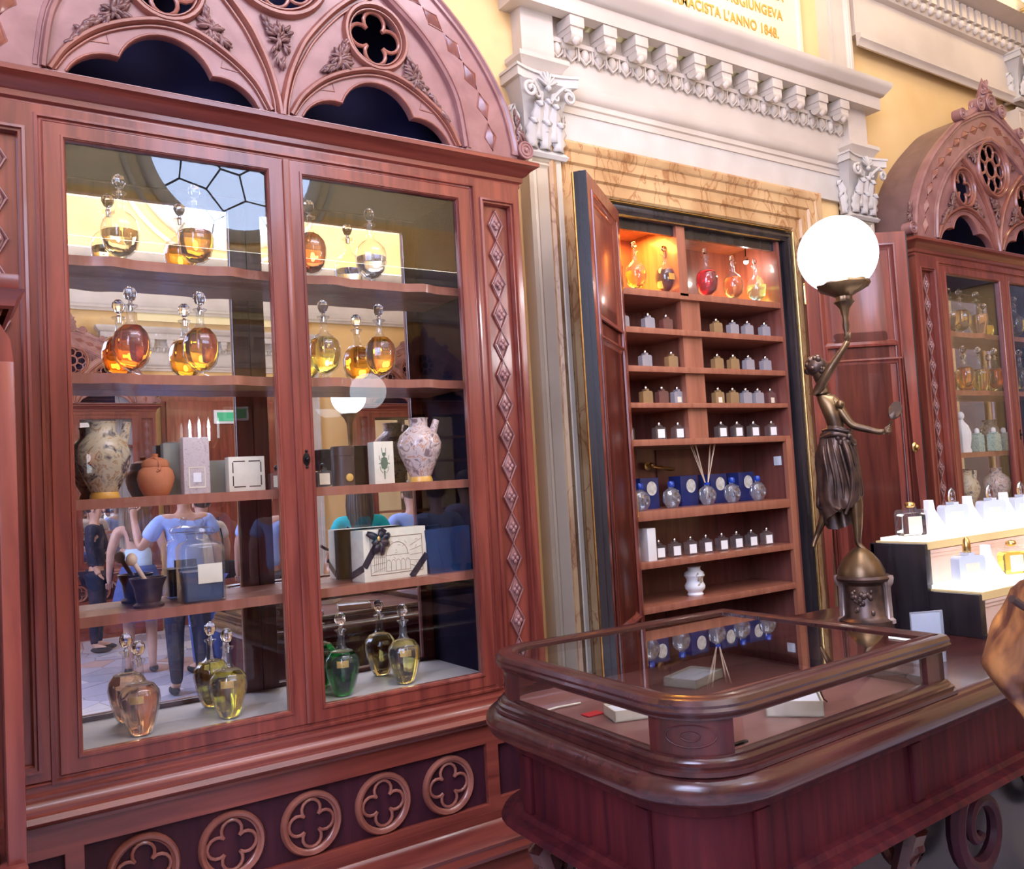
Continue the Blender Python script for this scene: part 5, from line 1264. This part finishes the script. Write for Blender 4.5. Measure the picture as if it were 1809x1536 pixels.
# face turned up to the light, breasts, fingers
fig.sph((-.078, -.010, .985), .009, 8, 6, (1.2, .7, .8)).sph((-.084, -.006, .962), .011, 8, 6, (1, .8, .7)).sph((-.083, -.008, .972), .006, 8, 5, (1, 1.2, .5))
for y in (-.022, .008): fig.sph((-.080, y, .998), .006, 8, 5); fig.sph((-.048, y - .012, .842), .017, 10, 8)
fig.sph((-.098, -.034, .985), .007, 8, 6, (.8, .4, 1.2))
for k in range(5):
    a = -1.0 + k * .5; fig.tube([(-.003, -.010, 1.085), (-.003 + .012 * math.sin(a), -.010 - .012 * math.cos(a), 1.10), (.001 + .008 * math.sin(a), -.008 - .009 * math.cos(a), 1.116 + .003 * (k % 3))], [.004, .0036, .0028], 6)
    fig.tube([(.104, -.030, .722 + .004 * k), (.120, -.038 + .002 * k, .722 + .006 * k), (.124, -.026, .726 + .007 * k), (.116, -.020, .730 + .006 * k)], [.0042, .0038, .0034, .0026], 6)
fig.build('figure', 'bronze', sl, 80)
hr = MB().sph((-.126, .002, 1.000), .041, 16, 12, (1, 1, .95))
for i in range(26):
    rd = random.Random(i + 3); a, b_ = rd.uniform(.9, 5.4), rd.uniform(-.6, 1.3); hr.sph((-.124 + .038 * math.cos(a) * math.cos(b_), .038 * math.sin(a) * math.cos(b_), 1.0 + .038 * math.sin(b_)), rd.uniform(.009, .013), 7, 5)
hr.sph((-.156, .002, .988), .018, 10, 8); hr.build('curled_hair', 'bronzed', sl)
# drapery
dr = MB(); NS = 72
rows = [(.752, -.064, .042, .036), (.738, -.066, .050, .044), (.722, -.070, .058, .050), (.695, -.076, .064, .054), (.66, -.080, .068, .056), (.62, -.078, .074, .056), (.57, -.074, .078, .056), (.52, -.076, .080, .055), (.475, -.078, .078, .053), (.44, -.076, .072, .05), (.40, -.070, .062, .045)]
for i, (z, u, rx, ry) in enumerate(rows):
    t_ = i / (len(rows) - 1)
    for k in range(NS):
        a = 2 * PI * k / NS; f_ = 1.04 + t_ * (.11 * math.sin(5 * a + 7.5 * t_) + .06 * math.sin(9 * a - 7 * t_)) + (.05 * math.sin(7 * a + 22 * t_) if t_ < .35 else .035 * math.sin(3 * a + 12 * t_))
        zz = z + (0 if t_ < .8 else (t_ - .8) * .22 * math.sin(a * 1 + 2.6)) - .012 * math.sin(a + 1.0) * (1 if t_ < .3 else 0)
        dr.v.append((u + rx * f_ * math.cos(a), ry * f_ * math.sin(a), zz))
for i in range(len(rows) - 1):
    for k in range(NS): k2 = (k + 1) % NS; dr.f.append((i * NS + k, i * NS + k2, (i + 1) * NS + k2, (i + 1) * NS + k))
for k in range(9):
    a = -2.6 + k * .34; dr.tube(interp([(-.070 + .056 * math.cos(a), .050 * math.sin(a), .735 - .004 * k), (-.074 + .068 * math.cos(a + .25), .058 * math.sin(a + .25), .66), (-.074 + .078 * math.cos(a + .5), .060 * math.sin(a + .5), .57 - .01 * k), (-.078 + .080 * math.cos(a + .55), .058 * math.sin(a + .55), .48)], 4), [.003 + .005 * math.sin(PI * i / 12) for i in range(13)], 6)
dr.tube(interp([(-.125, -.02, .715), (-.085, -.060, .728), (-.04, -.054, .718), (-.012, -.030, .690), (-.01, .02, .70)], 4), .010, 8)
dr.tube(interp([(-.12, -.015, .745), (-.08, -.046, .748), (-.03, -.040, .735), (-.018, 0, .742)], 4), .007, 8)
for k, (du, dz) in enumerate(((0, 0), (.012, -.012), (-.012, -.01), (.02, .01), (-.02, .008))): dr.sph((-.045 + du, -.058, .705 + dz), .012, 8, 6, (1, .7, 1))
dr.tube(interp([(-.045, -.06, .70), (-.03, -.066, .63), (-.025, -.06, .55), (-.035, -.055, .48), (-.06, -.05, .42)], 4), [.012 - .0004 * i for i in range(17)], 8)
dr.tube(interp([(-.148, -.01, .50), (-.158, -.005, .46), (-.150, .0, .445), (-.11, -.03, .45), (-.075, -.05, .435)], 4), .009, 8)
o = dr.build('drapery', 'bronzed', sl, 80)
# hand mirror
hm = MB().tube([(.112, -.028, .712), (.128, -.026, .765)], [.004, .005], 8)
hm.xf(Matrix.Identity(4)); R_ = Matrix.Rotation(.42, 3, 'Y') @ Matrix.Rotation(PI / 2, 3, 'X')
hm.lathe([(.001, -.003), (.022, -.003), (.024, 0), (.022, .003), (.001, .003)], 22, (.144, -.026, .803), 1, 1, Matrix.Rotation(.42, 3, 'Y') @ Matrix.Scale(1.75, 3, Vector((0, 0, 1))) @ Matrix.Rotation(PI / 2 - .5, 3, 'X'))
hm.build('hand_mirror', 'bronze', sl)
tc_ = MB().lathe([(.006, 1.082), (.010, 1.10), (.008, 1.12), (.013, 1.145), (.010, 1.175), (.018, 1.215), (.032, 1.235), (.038, 1.240), (.030, 1.250), (.030, 1.262), (.052, 1.275), (.088, 1.292), (.098, 1.308), (.094, 1.320), (.080, 1.326), (.001, 1.326)], 32, (-.006, -.010, 0), flute=.05, nfl=9)
tc_.build('torch_cup', 'bronze', sl)
gl_ = MB(); pr = [(-.0 + .150 * math.sin(PI * i / 28), -.150 * math.cos(PI * i / 28)) for i in range(4, 29)]; pr[-1] = (.0005, .150)
gl_.lathe([(.001, pr[0][1])] + pr, 48, (-.016, -.010, 1.430)); gl_.build('glass_globe', 'globe', sl, 80)
point('statue_globe_light', (2.66, 1.845, 2.56), .10, 18, (.95, .96, 1))
point('statue_globe_light_low', (2.52, 1.74, 2.26), .08, 7, (.95, .96, 1))

# post lamps standing in the hall behind the camera (seen in the mirror)
def post_lamp(loc, label):  # slender floor lamp
    t = thing('globe_lamp', label, 'lamp', loc, 0, None)
    MB().lathe([(.14, 0), (.14, .04), (.06, .08), (.03, .14), (.022, .5), (.026, .9), (.02, 1.2), (.018, 2.0), (.03, 2.24), (.05, 2.29), (.09, 2.335), (.001, 2.34)], 20).build('post', 'bronze', t)
    pr = [(.165 * math.sin(PI * i / 24), 2.495 - .165 * math.cos(PI * i / 24)) for i in range(3, 25)]; pr[-1] = (.0005, pr[-1][1])
    MB().lathe([(.001, pr[0][1])] + pr, 36).build('glass_globe', 'globe', t, 80)
    return t
pl1 = post_lamp((3.353, -1.80, 0), 'white globe lamp on a bronze post, reflected below the dark orange decanter')

# ================================================================ wooden side stand at the left edge
eg_ = thing('side_stand', 'tall mahogany stand with turned posts and a moulded ledge at the left edge', 'stand', (.02, 2.34, 0))
MB().box(.112, .148, -.13, .13, .0, 1.93, .004).build('side_board', 'wood', eg_)
MB().box(-.30, .160, -.16, .15, 2.085, 2.12, .004).mold([(-.30, .15), (-.30, -.14), (.14, -.14), (.14, .15)], [(0, 2.045), (.01, 2.05), (.014, 2.065), (.03, 2.085), (0, 2.09)], False, 'xy').build('ledge', 'woodh', eg_)
br_ = MB().prism([(.0, 1.93), (.148, 1.93), (.142, 1.98), (.12, 2.02), (.13, 2.05), (.0, 2.05)], -.12, .12); br_.build('curved_bracket', 'wood', eg_)
MB().box(-.30, .11, -.12, .12, .0, .84, .004).box(-.30, .148, -.16, .14, .80, .845, .004).build('lower_case', 'woodh', eg_)
for x in (.078, -.26):
    MB().lathe([(.022, .845), (.024, .86), (.016, .875), (.020, .90), (.018, 1.10), (.013, 1.16), (.024, 1.18), (.024, 1.20), (.013, 1.215), (.018, 1.26), (.019, 1.50), (.014, 1.60), (.024, 1.62), (.014, 1.64), (.020, 1.70), (.016, 1.88), (.026, 1.91), (.026, 1.93)], 20, (x, -.10, 0)).build('turned_post', 'dwoodv', eg_)
MB().box(-.30, .115, -.12, .12, 1.90, 1.93, .003).box(-.30, .10, .09, .12, .845, 1.90).build('back_panel', 'dwoodv', eg_)

# ================================================================ crumpled wrapped parcel at the right edge, on a small pedestal table
M['amberp'] = mottled('glossy_amber_wrapping', (.11, .04, .028), (.46, .20, .07), 6, (1, 1, .7), .3, 0, .1, .38, .62, 2.0)
tbp = thing('pedestal_table', 'small round pedestal table under the amber parcel', 'table', (2.14, .93, 0))
MB().lathe([(.11, .90), (.115, .91), (.115, .925), (.10, .93), (.001, .93)], 28).build('table_top', 'dwood', tbp)
MB().lathe([(.10, 0), (.10, .02), (.03, .05), (.022, .3), (.03, .5), (.018, .8), (.05, .90)], 20).build('pedestal', 'dwoodv', tbp)
pc = MB(); bm = bmesh.new(); bmesh.ops.create_icosphere(bm, subdivisions=5, radius=1)
rd = random.Random(4); dirs = [(Vector((rd.gauss(0, 1), rd.gauss(0, 1), rd.gauss(0, .7))).normalized(), rd.uniform(.80, 1.0)) for _ in range(60)]
for v in bm.verts:
    d = v.co.normalized(); s_ = 1
    for n_, h_ in dirs:
        q = d.dot(n_)
        if q > 0: s_ = min(s_, h_ / q)
    s_ = max(s_, .72) * (1 + .035 * math.sin(5 * d.x + 3 * d.z + 2.2 * math.sin(4 * d.y)) * math.sin(4 * d.z - 6 * d.y)); v.co = Vector((d.x * .215, d.y * .16, d.z * .20)) * s_
pc.bm(bm); zmin = min(v[2] for v in pc.v); pc.move((0, 0, -zmin))
pk = thing('wrapped_parcel', 'crumpled glossy amber-brown wrapped parcel at the right edge of the picture', 'parcel', (2.13, .99, .93))
pc.build('wrapping', 'amberp', pk, 60)
MB().tube(interp([(-.205, .0, .360), (-.16, -.01, .335), (-.10, -.01, .335), (-.02, .0, .37)], 5), .009, 8).build('carrying_loop', 'darkc', pk)

# ================================================================ people in the hall (seen in the mirror)
M['skin'] = mottled('skin', (.52, .30, .24), (.60, .36, .28), 12, (1, 1, 1), .5)
M['skin2'] = mottled('tanned_skin', (.42, .23, .17), (.48, .27, .20), 12, (1, 1, 1), .5)
M['hairb'] = mottled('brown_hair', (.06, .03, .02), (.16, .09, .06), 30, (1, 1, .2), .45)
M['hairk'] = mottled('black_hair', (.012, .01, .012), (.04, .03, .03), 30, (1, 1, .2), .4)
for n_, c_ in dict(suit=(.012, .016, .05), shirtb=(.30, .42, .85), shirtw=(.75, .75, .82), teal=(.0, .42, .50), denim=(.06, .10, .32), beige=(.66, .58, .50), black=(.012, .012, .02), lav=(.36, .34, .62), pale=(.55, .72, .95), rose=(.6, .38, .40)).items():
    M['c_' + n_] = mottled('cloth_' + n_, tuple(v * .85 for v in c_), c_, 14, (1, 1, 1), .85)
def person(label, loc, rz, h, top, legs, hair, sk='skin', longhair=False, armL=None, armR=None, skirt=None, look=0, sleeve=True, pad=0, bag=False):
    """faces -y before turning; h = height"""
    k = h / 1.70; t = thing('person', label, 'person', loc, rz)
    def P(x, y, z): return (x * k, y * k, z * k)
    aL = armL or [(-.24, .01, 1.18), (-.26, -.05, .95), (-.26, -.09, .88)]
    aR = armR or [(.24, .01, 1.18), (.26, -.05, .95), (.26, -.09, .88)]
    J = {'pel': (P(0, 0, .92), (.135 * k, .10 * k)), 'wst': (P(0, 0, 1.06), (.115 * k, .085 * k)), 'cst': (P(0, 0, 1.26), (.135 * k, .095 * k)), 'upc': (P(0, .01, 1.38), (.11 * k, .07 * k)), 'nk': (P(0, .01, 1.46), .052 * k), 'hd0': (P(0, -.01, 1.54), (.062 * k, .07 * k)), 'hd1': (P(0, -.005, 1.62), (.075 * k, .088 * k)), 'hd2': (P(0, 0, 1.68), .05 * k)}
    E_ = [('pel', 'wst'), ('wst', 'cst'), ('cst', 'upc'), ('upc', 'nk'), ('nk', 'hd0'), ('hd0', 'hd1'), ('hd1', 'hd2')]
    for s_, n_, arm in ((-1, 'L', aL), (1, 'R', aR)):
        J['s' + n_] = (P(s_ * .175, .01, 1.39), .055 * k); J['e' + n_] = (P(*arm[0]), .042 * k); J['w' + n_] = (P(*arm[1]), .027 * k); J['h' + n_] = (P(*arm[2]), (.036 * k, .02 * k))
        E_ += [('upc', 's' + n_), ('s' + n_, 'e' + n_), ('e' + n_, 'w' + n_), ('w' + n_, 'h' + n_)]
        J['p' + n_] = (P(s_ * .09, 0, .84), .09 * k); J['k' + n_] = (P(s_ * .10, -.01, .48), .058 * k); J['c' + n_] = (P(s_ * .10, .015, .34), .054 * k); J['a' + n_] = (P(s_ * .10, .02, .08), .036 * k); J['t' + n_] = (P(s_ * .115, -.12, .035), .032 * k)
        E_ += [('pel', 'p' + n_), ('p' + n_, 'k' + n_), ('k' + n_, 'c' + n_), ('c' + n_, 'a' + n_), ('a' + n_, 't' + n_)]
    b = skin(J, E_, 'pel', 2)
    b.sph(P(0, -.098, 1.585), .017 * k, 8, 6, (.7, 1, 1.2)).sph(P(0, -.085, 1.54), .02 * k, 8, 6, (1.3, .5, .4))
    for s_ in (-1, 1): b.sph(P(s_ * .032, -.082, 1.615), .011 * k, 8, 6).sph(P(s_ * .083, 0, 1.59), .022 * k, 8, 6, (.35, .8, 1.2))
    for arm, s_ in ((aL, -1), (aR, 1)):
        w_, h_ = Vector(P(*arm[1])), Vector(P(*arm[2])); d = (h_ - w_).normalized(); sx = Vector((1, 0, 0)) - d * d.x; sx = sx.normalized() if sx.length > .1 else Vector((0, 1, 0))
        for i in range(4):
            o_ = h_ + sx * (i - 1.5) * .017 * k; L = (.055, .066, .062, .048)[i] * k; b.tube([o_, o_ + d * L * .55 + Vector((0, -.004, 0)), o_ + d * L + Vector((0, -.014, 0)) * k], [.0085 * k, .008 * k, .006 * k], 6)
        o_ = h_ - d * .02 * k; b.tube([o_ - sx * s_ * .024 * k, o_ - sx * s_ * .05 * k + d * .02 * k, o_ - sx * s_ * .056 * k + d * .045 * k], [.010 * k, .009 * k, .007 * k], 6)
    b.build('body', sk, t, 80)
    G = 1.13 + pad
    def cloth(keys, extra, mat, name, root):
        jj = {q: (J[q][0], tuple(r * G for r in (J[q][1] if isinstance(J[q][1], tuple) else (J[q][1],) * 2))) for q in keys}
        jj.update(extra); ee = [e for e in E_ if e[0] in jj and e[1] in jj]
        for a_, b_ in (('sL', 'mL'), ('sR', 'mR')):
            if a_ in jj and b_ in jj: ee.append((a_, b_))
        skin(jj, ee, root, 2).build(name, mat, t, 80)
    if sleeve == 'long': cloth(['pel', 'wst', 'cst', 'upc', 'sL', 'eL', 'wL', 'sR', 'eR', 'wR'], {}, top, 'jacket', 'pel')
    elif sleeve:
        ex = {}
        for s_, n_, arm in ((-1, 'L', aL), (1, 'R', aR)):
            a, b2 = Vector(J['s' + n_][0]), Vector(J['e' + n_][0]); ex['m' + n_] = (tuple(a + (b2 - a) * .72), (.062 * k * (1 + pad), .062 * k * (1 + pad)))
        cloth(['pel', 'wst', 'cst', 'upc', 'sL', 'sR'], ex, top, 'shirt', 'pel')
    else:
        cloth(['pel', 'wst', 'cst'], {'st': (P(0, 0, 1.32), (.13 * k, .09 * k))}, top, 'camisole', 'pel')
        for s_ in (-1, 1): MB().tube([P(s_ * .07, -.09, 1.34), P(s_ * .085, -.03, 1.44), P(s_ * .08, .07, 1.40), P(s_ * .06, .098, 1.30)], .006 * k, 6).build('strap', top, t)
    if skirt:
        m = MB(); zt, zb, r1, r2, mat_ = skirt; n = 48
        for i in range(9):
            q = i / 8; z = zt + (zb - zt) * q; rr = r1 + (r2 - r1) * q ** .8
            for c_ in range(n):
                a = 2 * PI * c_ / n; f_ = 1 + .07 * q * math.sin(11 * a); m.v.append(P(rr * f_ * math.cos(a), rr * .72 * f_ * math.sin(a), z))
        m.f += [(i * n + c_, i * n + (c_ + 1) % n, (i + 1) * n + (c_ + 1) % n, (i + 1) * n + c_) for i in range(8) for c_ in range(n)]
        m.build('skirt', mat_, t, 80)
    if legs: cloth(['pel', 'pL', 'kL', 'cL', 'aL', 'pR', 'kR', 'cR', 'aR'], {}, legs, 'trousers', 'pel')
    hm_ = MB().sph(P(0, .022, 1.645), .098 * k, 18, 12, (.92, 1.0, .95))
    if longhair:
        for i in range(15):
            a = -.2 + i * (PI + .4) / 14; x, y = .078 * math.cos(a), .02 + .085 * math.sin(a)
            hm_.tube([P(x, y, 1.66), P(x * 1.15, y * 1.15, 1.52), P(x * 1.1, y * 1.2, 1.40), P(x * .9, y * 1.25, 1.28)], [.03 * k, .03 * k, .028 * k, .012 * k], 7)
    hm_.build('hair', hair, t, 80)
    for s_ in (-1, 1): MB().sph(P(s_ * .112, -.055, .036), .05 * k, 12, 8, (.85, 2.3, .72)).build('shoe', 'c_black', t)
    if bag:
        MB().box(-.09 * k, .09 * k, -.05 * k, .05 * k, 0, .17 * k, .02 * k).move(P(.27, .03, .86)).build('shoulder_bag', 'c_black', t)
        MB().tube([P(.19, .03, 1.03), P(.16, .09, 1.25), P(.15, .03, 1.46), P(.17, -.06, 1.30), P(.25, -.04, 1.04)], .007 * k, 6).build('bag_strap', 'c_black', t)
    return t
person('dark-haired person in a navy suit looking up, reflected behind the mortar at the left', (1.55, -4.75, 0), PI * .62, 1.66, 'c_suit', 'c_suit', 'hairk', sleeve='long', armL=[(-.25, -.05, 1.16), (-.12, -.26, 1.10), (-.04, -.30, 1.10)])
person('long-haired person in a pale blue camisole and blue skirt, reflected beside the pestle', (1.66, -3.0, 0), .15, 1.66, 'c_pale', None, 'hairb', longhair=True, sleeve=False, skirt=(1.04, .52, .15, .27, 'c_denim'))
person('person in a light blue shirt raising one hand, reflected above the jar', (1.80, -1.75, 0), .1, 1.78, 'c_shirtb', 'c_suit', 'hairk', 'skin2', pad=.16, armL=[(-.33, -.02, 1.16), (-.36, -.14, 1.40), (-.36, -.16, 1.49)])
person('person in a beige top with a black shoulder bag, reflected beside the jar', (2.16, -2.6, 0), -.2, 1.66, 'c_beige', 'c_denim', 'hairk', longhair=False, sleeve=True, bag=True)
person('person in a blue T-shirt reflected against the centre stile of the large cabinet', (2.62, -2.2, 0), .4, 1.68, 'c_shirtb', 'c_black', 'hairb', 'skin2', pad=.08)
person('person in a teal top with long dark hair reflected under the third shelf', (2.95, -.75, 0), .3, 1.66, 'c_teal', 'c_black', 'hairk', longhair=True)
person('person in a pale blue top and rose trousers, reflected above the gift box', (3.55, -1.0, 0), .1, 1.64, 'c_shirtb', 'c_rose', 'hairb')
person('person in a lavender shirt reflected at the right of the large cabinet', (4.02, -1.3, 0), -.1, 1.70, 'c_lav', 'c_black', 'hairk', 'skin2')
# framed picture and lit sign on the opposite wall
fp_ = thing('picture_frame', 'small framed picture on the opposite wall, reflected above the square ivory box', 'picture', (3.28, RY0 + .05, 2.12), PI)
MB().mold([(-.25, 0), (.25, 0), (.25, .42), (-.25, .42)], [(0, -.0), (.0, -.04), (-.03, -.05), (-.06, -.03), (-.06, 0)], True).build('frame', 'ply', fp_)
MB().box(-.2, .2, -.02, .0, .05, .37).build('print', 'creamp', fp_)
ex = thing('exit_sign', 'green pictogram emergency sign on the opposite wall, reflected at the top of the third shelf', 'sign', (3.36, RY0 + .10, 2.60))
MB().box(-.16, .16, -.02, .02, 0, .18).build('sign_panel', 'whitep', ex); MB().box(-.125, .125, .02, .024, .03, .15).build('green_panel', 'exit', ex)
cd = thing('candle_sconce', 'bright three-light candle sconce on the opposite wall, reflected over the tall damask box', 'lamp', (2.98, RY0 + .2, 2.25))
MB().tube([(-.12, 0, .12), (-.06, 0, .0), (.06, 0, 0), (.12, 0, .12)], .012, 6).tube([(0, 0, .1), (0, 0, -.1), (0, -.16, -.05)], .015, 6).build('bracket', 'brass', cd)
for x in (-.12, 0, .12): MB().lathe([(.016, .12), (.016, .28), (.02, .30), (.012, .36), (.001, .40)], 10, (x, 0, 0)).build('candle_light', 'globe', cd)
# lit lamp shade at the top right corner, on the upper wall
ls = thing('wall_sconce', 'lit fabric-shaded wall lamp in the top right corner, just above the long cornice', 'lamp', (6.18, 2.66, 4.62))
MB().lathe([(.10, .0), (.098, .12), (.07, .24)], 24).build('lamp_shade', 'shade_lamp', ls); MB().tube([(0, 0, .0), (0, .02, -.05), (0, .3, -.05)], .012, 8).build('arm', 'brass', ls)
point('sconce_light', (5.95, 2.45, 4.9), .08, 14, (1, .74, .38))
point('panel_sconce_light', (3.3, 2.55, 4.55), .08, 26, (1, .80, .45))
